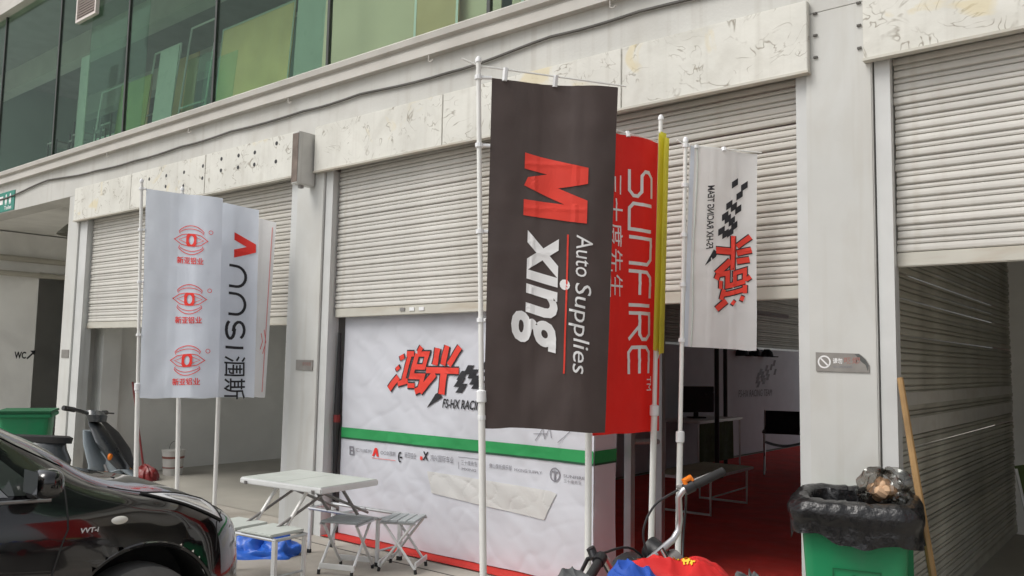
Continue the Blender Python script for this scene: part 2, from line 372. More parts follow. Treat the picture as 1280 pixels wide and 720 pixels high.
# two-step ledge under the windows
prof = [(5.05,4.30),(4.985,4.302),(4.985,4.385),(5.0,4.395),(5.0,4.412),(4.955,4.425),(4.945,4.475),(4.96,4.49),(5.20,4.495),(5.20,4.30)]
MB().prism(prof, -20.0, 4.0, axis='x').build('ledge', 'ledge', bld)
for i, x in enumerate((-10.9, -8.9, -7.0, -5.0, -3.15)):
    MB().tube([(x, 4.995, 4.30), (x, 4.995, 4.245), (x+.03, 4.995, 4.235), (x+.05, 4.995, 4.25)], .006, 6).build('hook', 'ledge', bld)
# stripped sign boards over the three shutters, each made of panels
for bi, (a, b, cuts) in enumerate(((-11.78,-6.80,(-10.2,-8.5)), (-6.55,-1.715,(-4.82,-3.05)), (-1.395,3.4,(.3,2.)))):
    xs = [a]+list(cuts)+[b]
    for i in range(len(xs)-1):
        dz = random.uniform(-.006, .006)
        p = MB().bbox((xs[i]+.004, Y0-.055+random.uniform(0,.006), 3.475+dz), (xs[i+1]-.004, Y0-.002, 3.925+dz), .004).build('sign_board', 'board', bld)
    MB().box((a, Y0-.06, 3.458), (b, Y0-.003, 3.474)).build('board_edge', 'endbar', bld)
    for zz in (3.56, 3.7, 3.84):
        for xx in (a-.03, b+.03):
            MB().box((xx-.012, Y0-.012, zz-.005), (xx+.012, Y0-.001, zz+.007)).build('bracket', 'cable', bld)
for (x, z) in ((-9.75,3.80),(-9.35,3.79),(-9.35,3.66),(-8.95,3.78),(-8.95,3.62),(-8.55,3.80),(-8.55,3.66),(-8.18,3.83),(-8.18,3.70),(-7.85,3.82),(-7.85,3.69),(-7.55,3.81),(-7.55,3.68),(-7.17,3.85),(-7.17,3.66)):
    MB().lathe([(.022,0),(.022,.006),(.012,.010)], 10, (x, Y0-.055, z), 'y').build('bolt_hole', 'black', bld)

# roller shutters
SLP = [(0.003,0),(0.003,.0012),(-.012,.005),(-.0155,.011),(-.0165,.026),(-.0145,.041),(-.010,.0445),(.002,.0465),(.002,.0495),(-.010,.0525),(-.0125,.062),(-.011,.0725),(.003,.0765),(.003,.08)]
def slat_mesh(length, name, m, depth=1.):
    vs = []; fs = []; k = len(SLP)
    for x in (0, length):
        for (y, z) in SLP: vs.append((x, y*depth, z))
    for i in range(k-1): fs.append((i, i+1, k+i+1, k+i))
    mb = MB(); mb.add(vs, fs); return mb.mesh(name, m)
def shutter(x0, x1, zb, ztop, y, tilt=0., mslat='shutter', bars=True, axis='x', parent=bld, n=None):
    """curtain of interlocking steel slats hanging from a barrel"""
    L = x1-x0; rot = (0,0,0) if axis == 'x' else (0,0,R(-90) if axis == 'y-' else R(90))
    root = MB().tube([(0,.12,0),(L,.12,0)], .10, 12).build('roller_shutter', mslat, parent)
    root.location = (x0, y, ztop+.14) if axis == 'x' else (y, x0, ztop+.14)
    if axis == 'y': root.rotation_euler = (0,0,R(90))
    me = slat_mesh(L-.012, 'slat', mslat)
    z = zb+.085; i = 0
    while z < ztop:
        o = link('slat', me, root, (.006+random.uniform(-.004,.004), random.uniform(-.003,.003), z-(ztop+.14)), (random.uniform(-.03,.03), tilt+random.uniform(-.0011,.0011), 0))
        z += .08; i += 1
    eb = MB().bbox((.0,-.02,zb-(ztop+.14)), (L,.012,zb+.083-(ztop+.14)), .006).build('end_bar', 'endbar' if bars else mslat, root)
    eb.rotation_euler = (0, tilt, 0)
    return root
for (a, b) in ((-11.72,-11.5),(-6.98,-6.865),(-6.435,-6.33),(-1.825,-1.755),(-1.355,-1.265),(3.3,3.395)):
    MB().box((a+.004, Y0+.022, 0), (b, Y0+.075, 3.47)).build('guide_rail', 'rail', bld)
    MB().box((a+.02, Y0+.075, 0), (b-.01, Y0+.16, 3.47)).build('guide_rail', 'rail', bld)
shutter(-11.505, -6.975, 2.00, 3.72, Y0+.115, tilt=.004)
shutter(-6.335, -1.82, 2.045, 3.72, Y0+.115, tilt=-.007)
shutter(-1.27, 3.305, 2.24, 3.72, Y0+.115)
for (x, z, d) in ((-6.30, 2.11, 0),):
    for k in range(3): MB().box((-5.42+.12*k, Y0+.088, 2.085), (-5.36+.12*k, Y0+.094, 2.115)).build('lock_plate', 'clip' if k else 'steelgrey', bld)

# interior walls of the bays
def wall(a, b, m='intwall', name='interior_wall'): return MB().box(a, b).build(name, m, bld)
wall((-12.0, 5.37, 0), (-11.62, 12, 3.9))
wall((-11.62, 5.372, .0), (-11.47, 5.62, 3.7))            # column step just inside bay one
wall((-11.62, 9.9, 3.5), (-6.8, 10.1, 3.9)); wall((-11.62, 9.9, 0), (-11.4, 10.1, 3.5)); wall((-7.0, 9.9, 0), (-6.8, 10.1, 3.5))  # unseen rear opening of bay one, added to let daylight onto its wall
wall((-6.80, 5.372, 0), (-6.56, 18.8, 3.9))
wall((-6.56, 18.6, 3.6), (-1.56, 18.8, 3.9)); wall((-6.56, 18.6, 0), (-6.3, 18.8, 3.6)); wall((-1.8, 18.6, 0), (-1.56, 18.8, 3.6))  # middle bay: unseen rear opening added to brighten the interior
wall((-1.56, 10.1, 0), (-1.39, 18.8, 3.9))
wall((-1.56, 5.372, 3.4), (-1.41, 10.1, 3.9))
wall((-1.39, 16, 0), (4, 16.2, 3.9))
wall((3.55, 5.38, 0), (3.8, 16, 3.9))
wall((-17.12, 5.372, 0), (-16.9, 6.62, 3.9)); wall((-17.12, 6.62, 3.2), (-16.9, 7.7, 3.9)); wall((-17.12, 7.7, 0), (-16.9, 12, 3.9))
wall((-16.9, 11, 3.4), (-12.0, 11.2, 3.9))  # passage left open at its unseen back end so its wall gets light
wall((-20, 5.37, 0), (-19.8, 16, 3.9)); wall((-19.8, 9, 0), (-17.12, 9.2, 3.9)); 
wall((-20, Y0, 0), (-17.4, Y0+.3, 3.85), 'wall', 'wall')
MB().box((-6.8, 11.2, 3.92), (4, 18.8, 4.45)).build('floor_slab', 'ceil', bld)
MB().box((-20, Y0+.3, 3.92), (4, 11.2, 4.45)).build('floor_slab', 'ceil', bld)
for x in (-14.5,):
    MB().box((-16.9, 8.3, 3.5), (-12.0, 8.6, 3.918)).build('ceiling_beam', 'ceil', bld)
# inner roller shutters between the bays
shutter(5.40, 9.95, .02, 3.35, -1.385, mslat='innershutter', bars=False, axis='y')
shutter(9.0, 18.5, 2.0, 3.45, -6.515, mslat='innershutter', bars=False, axis='y')
for z0, z1 in ((1.42,1.50),(1.23,1.335)): MB().box((-1.384, 5.42, z0), (-1.366, 9.9, z1)).build('shutter_band', 'shutter', bld)
MB().box((-1.40, 9.95, 0), (-1.22, 10.25, 3.9)).build('pillar', 'intwall', bld)

# upper floor: room, glazing, mullions
MB().box((-20, 10.5, 4.45), (4, 10.7, 7.6)).build('upper_wall', 'roomwall', bld)
MB().box((-20.2, 5.1, 4.45), (-20, 10.7, 7.6)).build('upper_wall', 'roomwall', bld)
MB().box((4, 5.1, 4.45), (4.2, 10.7, 7.6)).build('upper_wall', 'roomwall', bld)
MB().box((-7.6, 7.2, 4.45), (-7.45, 10.5, 7.3)).build('upper_wall', 'roomwall', bld)
MB().box((-20.2, 5.05, 7.6), (4.2, 10.7, 7.8)).build('roof', 'roof', bld)
MB().box((-20.2, 5.0, 7.22), (4.2, 5.2, 7.6)).build('window_header', 'ledge', bld)
for y in (6.6, 8.4): MB().box((-20, y, 7.15), (4, y+.25, 7.598)).build('ceiling_beam', 'ceil', bld)
MX = [-19.2,-17.1,-15.02,-12.89,-10.75,-8.62,-6.54,-4.42,-2.3,-.2,1.9,4]
for i in range(len(MX)-1):
    a, b = MX[i], MX[i+1]
    o = MB().box((a+.02, 5.115, 4.497), (b-.02, 5.127, 7.22)).build('window_pane', 'glass', bld)
    MB().box((a-.018, 5.10, 4.497), (a+.018, 5.14, 7.22)).build('mullion', 'mullion', bld)
v = MB().box((-12.28, 5.06, 6.42), (-11.66, 5.112, 6.455)).box((-12.28,5.06,6.90),(-11.66,5.112,6.935)).box((-12.28,5.06,6.455),(-12.245,5.112,6.90)).box((-11.695,5.06,6.455),(-11.66,5.112,6.90)).build('vent_frame', 'vent', bld)
for k in range(11):
    MB().box((-12.245, 5.065, 6.462+.04*k), (-11.695, 5.105, 6.482+.04*k), rot=Matrix.Rotation(R(30),3,'X')).build('vent_slat', 'vent_slat', v)

# ---- sheets and boards leaning behind the upper windows
def leaning(name, x0, x1, z1, y, m, label, cat, lean=4, th=.012, skew=0, z0=4.46, edge=None):
    o = MB().add([(x0,0,0),(x1,0,0),(x1+skew,0,z1-z0),(x0+skew,0,z1-z0),(x0,th,0),(x1,th,0),(x1+skew,th,z1-z0),(x0+skew,th,z1-z0)], [(0,1,2,3),(7,6,5,4),(0,4,5,1),(1,5,6,2),(2,6,7,3),(3,7,4,0)]).build(name, m)
    o.location = (0, y, z0); o.rotation_euler = (R(-lean), 0, 0)
    if edge:
        for xa in (x0, x1-.03): MB().add([(xa,-.004,0),(xa+.03,-.004,0),(xa+.03+skew,-.004,z1-z0),(xa+skew,-.004,z1-z0)], [(0,1,2,3)]).build('edge_strip', edge, o)
        MB().add([(x0+skew,-.005,z1-z0-.03),(x1+skew,-.005,z1-z0-.03),(x1+skew,-.005,z1-z0),(x0+skew,-.005,z1-z0)], [(0,1,2,3)]).build('edge_strip', edge, o)
    tag(o, label, cat); return o
leaning('board', -10.05, -8.42, 6.12, 5.95, 'khaki', 'large khaki board with pale edges leaning behind the upper window', 'board', edge='frosted')
leaning('board', -12.45, -11.55, 5.72, 5.75, 'olive', 'olive yellow board leaning behind the second upper window pane', 'board', skew=.1, lean=3)
leaning('board', -11.85, -11.25, 6.2, 6.3, 'tan', 'small tan board standing behind the pale green glass offcut', 'board')
leaning('glass_sheet', -11.05, -10.55, 5.92, 5.62, 'frosted', 'narrow pale green glass offcut leaning at the upper window', 'glass')
leaning('glass_sheet', -10.5, -9.9, 5.72, 5.75, 'sheetgreen', 'clear green glass sheet with stickers beside the khaki board', 'glass')
leaning('glass_sheet', -13.0, -11.2, 7.0, 5.55, 'sheetgreen', 'tall green glass sheet standing under the wall vent', 'glass', lean=1.5)
leaning('glass_sheet', -12.75, -12.48, 6.1, 5.35, 'frosted', 'thin frosted glass strip left of the wall vent', 'glass', lean=1)
leaning('glass_sheet', -7.8, -7.1, 7.1, 5.6, 'frosted', 'tall mint green frosted glass sheet right of the khaki board', 'glass', lean=2)
leaning('board', -7.15, -6.75, 7.1, 5.5, 'beige', 'narrow cream board beside the mint frosted glass', 'board', lean=2)
leaning('board', -6.7, -4.55, 7.1, 5.42, 'beige', 'wide beige board filling the third window from the right', 'board', lean=1)
leaning('board', -5.55, -4.98, 6.9, 5.33, 'tan', 'tan board in front of the wide beige board', 'board', lean=1, edge='print_white')
leaning('board', -4.45, -2.4, 7.1, 5.45, 'beige', 'beige board behind the upper window above the dark brown flag', 'board', lean=1)
leaning('board', -4.25, -3.75, 6.9, 5.33, 'tan', 'tan board with white edges above the dark brown flag', 'board', lean=1, edge='print_white')
for k, (x0, x1, z1, y, m, lab) in enumerate(((-15.9,-14.9,6.0,7.2,'frosted','dim frosted glass sheet far left behind the racks'),(-14.7,-13.9,5.9,7.0,'sheetgreen','clear glass sheet standing behind the racks'),(-13.9,-13.2,6.3,6.6,'tan','dull tan board left of the thin frosted strip'),(-10.9,-10.2,6.9,7.4,'roomwall','tall grey board at the back behind the khaki board'),(-9.6,-8.9,5.4,5.5,'sheetgreen','low clear glass offcut in front of the khaki board'))):
    leaning('glass_sheet' if 'glass' in lab else 'board', x0, x1, z1, y, m, lab, 'glass' if 'glass' in lab else 'board', lean=3, skew=.05*(-1)**k)
for k, (x0, w_, z1, lab) in enumerate(((-12.1,.75,6.25,'thin white metal frame leaning behind the tall green glass sheet'),(-11.3,.7,6.5,'thin white metal frame behind the olive yellow board'),(-14.2,.8,6.1,'thin white metal frame beside the dark racks'))):
    t = thing('metal_frame', lab, 'frame', (x0, 6.0+.1*k, 4.46), rx=R(-5))
    for a_, b_ in (((0,0,0),(0.06,0,z1-4.46)),((w_,0,0),(w_+.06,0,z1-4.46)),((0.06,0,z1-4.46),(w_+.06,0,z1-4.46)),((.03,0,.8),(w_+.03,0,.8))): MB().tube([a_,b_], .014, 6).build('bar', 'print_white', t)
for k, x in enumerate((-15.6, -15.1, -14.6, -14.1, -13.6)):
    t = thing('stacked_rack', 'dark metal rack number %s from the left behind the far left upper window' % ('one','two','three','four','five')[k], 'rack', (x, 6.1+.15*(k%2), 4.455), group='racks behind the upper window')
    for dx in (0, .34):
        for dy in (0, .34): MB().tube([(dx,dy,0),(dx+.02,dy,.95+.1*(k%3))], .014, 6).build('post', 'mullion', t)
    for z in (.42, .9): MB().box((-.01,-.01,z), (.36,.36,z+.03)).build('shelf', 'steelgrey', t)

# ---- small fittings on the facade
cb = [(-16,4.05),(-14.55,4.07),(-12.79,4.17),(-11.28,4.11),(-10.2,4.10),(-9.1,4.115),(-8.07,4.13),(-6.79,4.13),(-5.94,4.14),(-4.81,4.11),(-3.71,4.17),(-2.93,4.17),(-1.5,4.14),(0,4.16),(2,4.15)]
pts = []
for i in range(len(cb)-1):
    for k in range(6):
        t = k/6; x = cb[i][0]+(cb[i+1][0]-cb[i][0])*t; z = cb[i][1]+(cb[i+1][1]-cb[i][1])*(3*t*t-2*t**3)
        pts.append((x, 5.03, z-.012*math.sin(t*math.pi)))
tag(MB().tube(pts, .013, 6).build('wall_cable', 'cable', smooth=True), 'long dark cable sagging along the wall below the ledge', 'cable')
t = thing('wall_box', 'flat grey metal sign box projecting from the wall above the second pillar', 'sign box', (-6.62, 5.05, 3.33))
MB().bbox((-.05,-.22,.0), (.05,-.012,.52), .008).build('casing', 'boxgrey', t)
MB().box((-.044,-.2245,.02), (.044,-.2205,.50)).build('front_panel', 'rustbox', t)
MB().box((-.03,-.012,.06), (.03,-.002,.10)).box((-.03,-.012,.42), (.03,-.002,.46)).build('bracket', 'steelgrey', t)
MB().box((-.02,-.16,-.03), (.02,-.12,.001)).build('fitting', 'steelgrey', t)

def flat(nm, shp, m, par, y=-.006): return decal(nm, shp, lambda x, z: (x, y, z), m, par, 9)
t = thing('no_smoking_plaque', 'grey metal no smoking plaque with a peeled corner on the right pillar', 'plaque', (-1.71, 5.05, 1.63))
MB().prism([(0,.0),(.305,-.004),(.305,.04),(.285,.075),(.25,.105),(0,.112)], -.008, -.001).build('plate', 'plaque', t)
flat('peeled_corner', poly2d([(.298,.002),(.303,.04),(.284,.073),(.249,.103),(.225,.103),(.26,.06),(.285,.04)]), 'plaque_dark', t, -.0085)
flat('symbol', merge2d(stroke2d(arc(.05,.055,.034,.034,0,360,20)[:-1], .009, True), stroke2d([(.027,.078),(.073,.032)], .009)), 'print_white', t, -.009)
flat('lettering', fit_text('请勿', .055, .034, .10, .045, bold=.02), 'print_white', t, -.009)
flat('lettering', fit_text('吸烟', .09, .04, .165, .045, bold=.02), 'plaque_red', t, -.009)
flat('lettering', fit_text('NO SMOKING', .11, .014, .10, .02), 'print_grey', t, -.009)
t = thing('wall_plaque', 'small grey metal plaque on the second pillar', 'plaque', (-6.76, 5.05, 1.535))
MB().box((0,-.008,0), (.26,-.001,.10)).build('plate', 'plaque', t)
flat('lettering', fit_text('请勿吸烟', .13, .035, .10, .045), 'plaque_red', t, -.009)
t = thing('wall_plaque', 'small blank grey plaque on the leftmost pillar', 'plaque', (-11.98, 5.05, 1.60))
MB().box((0,-.008,0), (.22,-.001,.11)).build('plate', 'plaque', t)
t = thing('toilet_sign', 'green toilet sign with white figures high on the left wall', 'sign', (-14.78, 5.05, 3.865))
MB().box((0,-.012,0), (.80,-.001,.31)).build('panel', 'signgreen', t)
for k, x in enumerate((.20, .36, .54, .66)):
    if k in (0, 3): continue
fig = lambda x: merge2d(poly2d(arc(x,.245,.025,.028,0,360,12)[:-1]), rect2d(x-.04,.135,x+.04,.21), rect2d(x-.03,.105,x-.006,.135), rect2d(x+.006,.105,x+.03,.135))
flat('figure', fig(.48), 'print_white', t, -.014); flat('figure', fig(.64), 'print_white', t, -.014); flat('figure', rect2d(.08,.12,.36,.25), 'print_white', t, -.014)
flat('lettering', fit_text('Toilet', .28, .06, .43, .025, bold=.02), 'print_white', t, -.014)
# direction letters on the wall of the passage
fnw = lambda x, z: (-16.893, 6.28+x, 1.55+z)
t = thing('wall_lettering', 'black WC letters and arrow on the pale passage wall', 'lettering', (0,0,0))
decal('lettering', fit_text('WC', .20, .13, bold=.03), fnw, 'print_black', t, 9)
decal('arrow', merge2d(stroke2d([(.22,0),(.33,.12)], .03), poly2d([(.27,.15),(.36,.16),(.35,.06)])), fnw, 'print_black', t, 9)
# pipes and lamp in the passage
tag(MB().tube([(-16.78,5.45,3.40),(-16.78,12.9,3.40)], .055, 10).build('ceiling_pipe', 'pipe', smooth=True), 'upper pale pipe running along the passage wall', 'pipe')
tag(MB().tube([(-16.78,5.45,3.12),(-16.78,7.0,3.12),(-16.78,7.15,3.14),(-16.78,7.2,3.22),(-16.78,7.2,3.34)], .05, 10).build('ceiling_pipe', 'pipe', smooth=True), 'lower pale pipe bending up at the dark doorway', 'pipe')
t = thing('pendant_lamp', 'dark metal pendant lamp hanging in the left passage', 'lamp', (-13.35, 5.75, 3.50))
MB().lathe([(.30,0),(.29,.02),(.16,.16),(.09,.20),(.075,.30),(.05,.34)], 20).build('shade', 'lampmetal', t, True)
MB().lathe([(.0,-.04),(.06,-.02),(.07,.05),(.05,.12)], 12).build('bulb', 'repeater', t, True)
MB().tube([(0,0,.34),(0,0,.42)], .012, 6).build('rod', 'lampmetal', t)

# ================================================================== FLAGS
def flag_surface(tl, tr, bl, br, amp=.02, waves=1.3, ph=0., nrm=None, sag=.0, fold=.0):
    tl, tr, bl, br = map(Vector, (tl, tr, bl, br))
    n = (tr-tl).cross(bl-tl).normalized()
    if n.dot(Vector((0,0,1.6))-tl) < 0: n = -n
    def fn(u, v, off=0.):           # u 0..1 hoist to fly, v 0..1 top to bottom
        p = tl.lerp(tr, u).lerp(bl.lerp(br, u), v)
        a = amp*(math.sin(u*waves*6.283+ph+1.2*v)*.55*u**.6 + .6*noise.noise(Vector((u*2.1+ph, v*1.7, ph)))) + fold*noise.noise(Vector((u*6+ph, v*9, 3)))
        for c in (.36,.68): a += .005*math.exp(-((u-c)/.015)**2)
        for c in (.11,.24,.37,.50,.63,.76,.89): a += .003*math.exp(-((v-c)/.006)**2)
        p = p+n*(a+off); p.z -= sag*math.sin(u*math.pi)*(1-v)
        p.z += .012*noise.noise(Vector((u*4, ph, v*2)))*v
        return p
    W = ((tr-tl).length+(br-bl).length)/2; H = ((bl-tl).length+(br-tr).length)/2
    return fn, W, H
def pole(parent, base, top, r=.02, joints=(.45,)):
    b = Vector(base); t = Vector(top); L = (t-b).length; j = joints[0]
    m = b.lerp(t, j)
    MB().tube([b, m], r, 12).tube([m, t], r*.72, 12).build('pole', 'pole', parent, True)
    for j in joints:
        q = b.lerp(t, j); d = (t-b).normalized()
        MB().tube([q-d*.035, q-d*.03, q+d*.03, q+d*.035], [r*1.05, r*1.45, r*1.45, r*1.0], 12).build('collar', 'clip', parent, True)
    q = t; MB().tube([t, t+Vector((0,0,.02)), t+Vector((0,0,.035))], [r*.95, r*.95, r*.4], 10).build('pole_cap', 'clip', parent, True)
def foot(parent, base):     # cross base the pole stands in
    x, y, _ = base; mb = MB()
    for a in (20, 110): 
        c, s = math.cos(R(a))*.32, math.sin(R(a))*.32
        mb.tube([(x-c,y-s,.02),(x+c,y+s,.02)], .016, 6)
    mb.tube([(x,y,.01),(x,y,.16)], .026, 10); mb.build('base', 'clip', parent)
def make_flag(name, label, base, top, corners, m, nu=28, nv=60, clips=(.0,.2,.45,.7,.97), r=.02, arm=True, joints=(.45,), hem=True, **k):
    t = thing(name, label, 'flag', (0,0,0), group='promotional flags')
    pole(t, base, top, r, joints); foot(t, base)
    fn, W, H = flag_surface(*corners, **k)
    mb = MB().grid(lambda u, v: fn(u, v), nu, nv); cl = mb.build('cloth', m, t, True)
    b = Vector(base); tp = Vector(top)
    for v in clips:
        e = fn(0, v); kk = (e.z-b.z)/(tp.z-b.z); q = b.lerp(tp, kk)
        MB().tube([q+Vector((0,0,0)), e], .011, 6).build('clip', 'clip', t)
        MB().tube([q-Vector((0,0,.012)), q+Vector((0,0,.012))], r*1.15, 10).build('clip', 'clip', t)
    if arm:
        e0 = tp-Vector((0,0,.02)); e1 = fn(1, 0)+Vector((0,0,.012)); d = (e1-e0)
        MB().tube([e0-d*.12+Vector((0,0,.03)), e0, e1+d*.06], [.006,.006,.005], 6).build('top_arm', 'pole', t)
        for u in (.1, .5):
            q = fn(u, 0); kk = min(1, max(0, (q-e0).dot(d)/d.dot(d))); z = e0+d*kk
            MB().tube([q+Vector((0,0,-.01)), z+Vector((0,0,.008))], .016, 6).build('clip', 'clip', t)
    return t, fn, W, H
def lay_cw(fn, W, H, u0, v0, off=.0055): return lambda x, y: fn((u0+y)/W, (v0+x)/H, off)       # text runs down, its top to the right
def lay_up(fn, W, H, u0, v0, off=.0055): return lambda x, y: fn((u0+x)/W, (v0-y)/H, off)
def lay_mirror(fn, W, H, u0, v0, off=.0055): return lambda x, y: fn((u0+y)/W, (v0-x)/H, off)   # seen through the cloth from behind

# --- dark brown flag in the middle
t, fn, W, H = make_flag('brown_flag', 'tall dark brown flag with red and white Mxing Auto Supplies lettering', (-3.038,3.588,0), (-3.119,3.523,3.385),
    ((-3.056,3.574,3.295),(-2.529,4.101,3.275),(-3.063,3.568,1.284),(-2.556,4.041,1.258)), 'flag_brown', amp=.04, ph=.6, sag=.01, fold=.009, joints=(.43,))
bigM = poly2d([(0,0),(.085,.0),(.135,.20),(.165,0),(.235,0),(.33,.20),(.305,.0),(.39,0)])
def italic(shape, k): return [(x+y*k, y) for x, y in shape[0]], shape[1]
hM = .37
Mshape = merge2d(poly2d([(0,0),(.095,0),(.115,hM),(.02,hM)]), poly2d([(.02,hM),(.115,hM),(.215,.10),(.18,.0)]), poly2d([(.18,0),(.215,.10),(.345,hM),(.255,hM)]), poly2d([(.255,hM),(.345,hM),(.415,0),(.32,0)]))
# M: 0.42 m along the flag, 0.37 m across
Mz = merge2d(poly2d([(0,0),(.105,0),(.19,.36),(.085,.36)]), poly2d([(.085,.36),(.19,.36),(.245,.10),(.215,0),(.16,.02)]), poly2d([(.16,.02),(.215,0),(.395,.36),(.30,.36),(.20,.14)]), poly2d([(.305,0),(.41,0),(.45,.36),(.345,.36)]))
decal('lettering', ([(x*.9, y) for x, y in Mz[0]], Mz[1]), lay_cw(fn, W, H, .20, .42), 'print_coral', t)
decal('lettering', fit_text('xing', .70, .33, bold=.026, shear=.22), lay_cw(fn, W, H, .145, .875), 'print_white', t)
decal('lettering', fit_text('Auto', .245, .095, shear=.2), lay_cw(fn, W, H, .505, .89), 'print_white', t)
decal('lettering', fit_text('Supplies', .52, .125, shear=.2), lay_cw(fn, W, H, .475, 1.17), 'print_white', t)
decal('rule', rect2d(0,0,.80,.010), lay_cw(fn, W, H, .452, .89), 'print_coral', t)

# --- red flag behind it
t, fn, W, H = make_flag('red_flag', 'bright red flag with white rounded lettering behind the brown flag', (-2.765,4.193,0), (-2.775,4.185,3.143),
    ((-2.77,4.19,3.10),(-2.615,4.80,3.105),(-2.753,4.203,1.221),(-2.63,4.82,1.225)), 'flag_red', amp=.03, ph=2.1, fold=.004)
def seg(letters, h, wd, gap, th):
    """square rounded stroke letters"""
    parts = []; x = 0; r = h*.16; w = wd
    def rc(pts): return stroke2d(pts, th)
    for ch in letters:
        if ch == 'S': parts.append(rc([(x+w,h),(x+r,h),(x,h-r),(x,h/2+r),(x+r,h/2),(x+w-r,h/2),(x+w,h/2-r),(x+w,r),(x+w-r,0),(x,0)]))
        if ch == 'U': parts.append(rc([(x,h),(x,r),(x+r,0),(x+w,0),(x+w,h)]))
        if ch == 'N': parts.append(rc([(x,0),(x,h),(x+w-r,h),(x+w,h-r),(x+w,0)]))
        if ch == 'F': parts += [rc([(x,0),(x,h-r),(x+r,h),(x+w,h)]), rc([(x,h*.5),(x+w*.9,h*.5)])]
        if ch == 'I': parts.append(rc([(x,0),(x,h)])); x -= w
        if ch == 'R': parts += [rc([(x,0),(x,h),(x+w-r,h),(x+w,h-r),(x+w,h*.55+r*.5),(x+w-r,h*.5),(x,h*.5)]), rc([(x+w*.5,h*.5),(x+w,0)])]
        if ch == 'E': parts += [rc([(x+w,h),(x+r,h),(x,h-r),(x,r),(x+r,0),(x+w,0)]), rc([(x,h*.5),(x+w,h*.5)])]
        x += w+gap
    return merge2d(*parts), x-gap
sh, ln = seg('SUNFIRE', .20, .165, .05, .022)
decal('lettering', sh, lay_cw(fn, W, H, .315, .22), 'print_white', t)
decal('lettering', fit_text('三十度先生', .78, .12), lay_cw(fn, W, H, .145, .26), 'print_white', t)
decal('lettering', fit_text('TM', .09, .045), lay_cw(fn, W, H, .50, .24+ln), 'print_white', t)

# --- limp yellow flag seen edge on
t = thing('yellow_flag', 'limp yellow flag hanging edge on beside the red flag', 'flag', (0,0,0), group='promotional flags')
pole(t, (-2.634,4.684,0), (-2.583,4.725,3.241), .02, (.42,)); foot(t, (-2.634,4.684,0))
def yf(u, v):
    z = 3.16-1.40*v-.05*u; k = (z)/3.24; bx = -2.634+.051*k; by = 4.684+.041*k
    return (bx+.010+.030*u+.012*math.sin(u*9+v), by-.02+.035*u+.045*math.sin(u*11+1.2*v), z)
MB().grid(yf, 24, 40).build('cloth', 'flag_yellow', t, True)
MB().grid(lambda u, v: (lambda p: (p[0]-.012, p[1]-.012, p[2]))(yf(u*.12, v)), 4, 40).build('sleeve', 'flag_cream', t, True)
MB().tube([yf(.0, 1), (yf(0,1)[0]-.02, yf(0,1)[1], yf(0,1)[2]-.07)], .006, 6).build('tie', 'clip', t)

# --- logo shared by the booth and the right flag: box of about 1.0 x 0.42
def hx_logo():
    red = []; blk = []
    def st(pts, w=.05): red.append(stroke2d(pts, w)); blk.append(stroke2d(pts, w+.024))
    sl = .33
    def I(p): return (p[0]+p[1]*sl, p[1])
    def S_(pts, w=.05): st([I(p) for p in pts], w)
    # water radical, river centre and bird of the first character
    S_([(.02,.30),(.05,.26)], .05); S_([(.0,.20),(.03,.17)], .05); S_([(-.02,.0),(.05,.11)], .055)
    S_([(.08,.31),(.17,.31)], .045); S_([(.125,.31),(.125,.06)], .045); S_([(.07,.05),(.18,.08)], .045)
    S_([(.24,.37),(.22,.32)], .045); S_([(.21,.31),(.33,.31),(.33,.20),(.21,.20)], .045); S_([(.21,.31),(.21,.12),(.35,.12),(.35,.01),(.30,-.01)], .05); S_([(.19,.04),(.28,.04)], .04)
    # second character
    S_([(.43,.36),(.45,.22)], .06); S_([(.53,.38),(.54,.22)], .06); S_([(.68,.37),(.61,.22)], .055)
    S_([(.37,.175),(.74,.175)], .05); S_([(.48,.15),(.36,-.01)], .06); S_([(.58,.15),(.62,-.02)], .07)
    return merge2d(*red), merge2d(*blk)
def hx_checks():
    q = []
    for x, y in ((.446,.207),(.324,.085),(.31,.141),(.287,.193),(.197,.038),(.17,.07),(.15,.118),(.103,.15),(.03,0),(.005,.047),(.03,.103),(.55,.26),(.57,.15)):
        x += .74; w_, h_ = .072, .074; q.append(poly2d([(x,y),(x+w_,y),(x+w_+.056,y+h_),(x+.056,y+h_)]))
    q.append(poly2d([(.44,-.14),(.62,-.045),(.59,.0),(.54,-.02)]))
    return q
def put_logo(lay, parent, k, tm='FS-HX RACING TEAM', small=None):
    f2 = lambda sh: ([(x*k, y*k) for x, y in sh[0]], sh[1])
    red, blk = hx_logo()
    decal('logo_outline', f2(blk), lay(.0035), 'print_black', parent)
    decal('logo', f2(red), lay(.0055), 'print_coral', parent)
    for c in hx_checks(): decal('chequer', f2(c), lay(.0030), 'print_black', parent)
    decal('lettering', fit_text(tm, .70*k, .075*k, .62*k, -.13*k, bold=.02, shear=.25), lay(.0036), 'print_black', parent)
    if small: decal('lettering', fit_text(small, .40*k, .04*k, .95*k, -.045*k), lay(.0036), 'print_grey', parent)

# --- white flag on the right
t, fn, W, H = make_flag('white_flag', 'small white flag with a mirrored red racing logo right of the red flag', (-2.409,4.608,0), (-2.365,4.644,3.041),
    ((-2.345,4.66,3.02),(-2.03,4.965,2.985),(-2.381,4.631,1.765),(-2.049,4.955,1.748)), 'flag_cream', amp=.02, ph=4, arm=True, r=.018, fold=.004, joints=(.40,))
put_logo(lambda o: lay_mirror(fn, W, H, .20, 1.00, o), t, .58)
mb = MB().grid(lambda u, v: fn(.015+.055*u, v, .004), 2, 40); mb.build('hem', 'flag_white', t, True)
mb = MB().tube([fn(.11+.01*math.sin(9*k/30), k/30, .004) for k in range(31)], .004, 5); mb.build('fold_seam', 'tabletop', t, True)

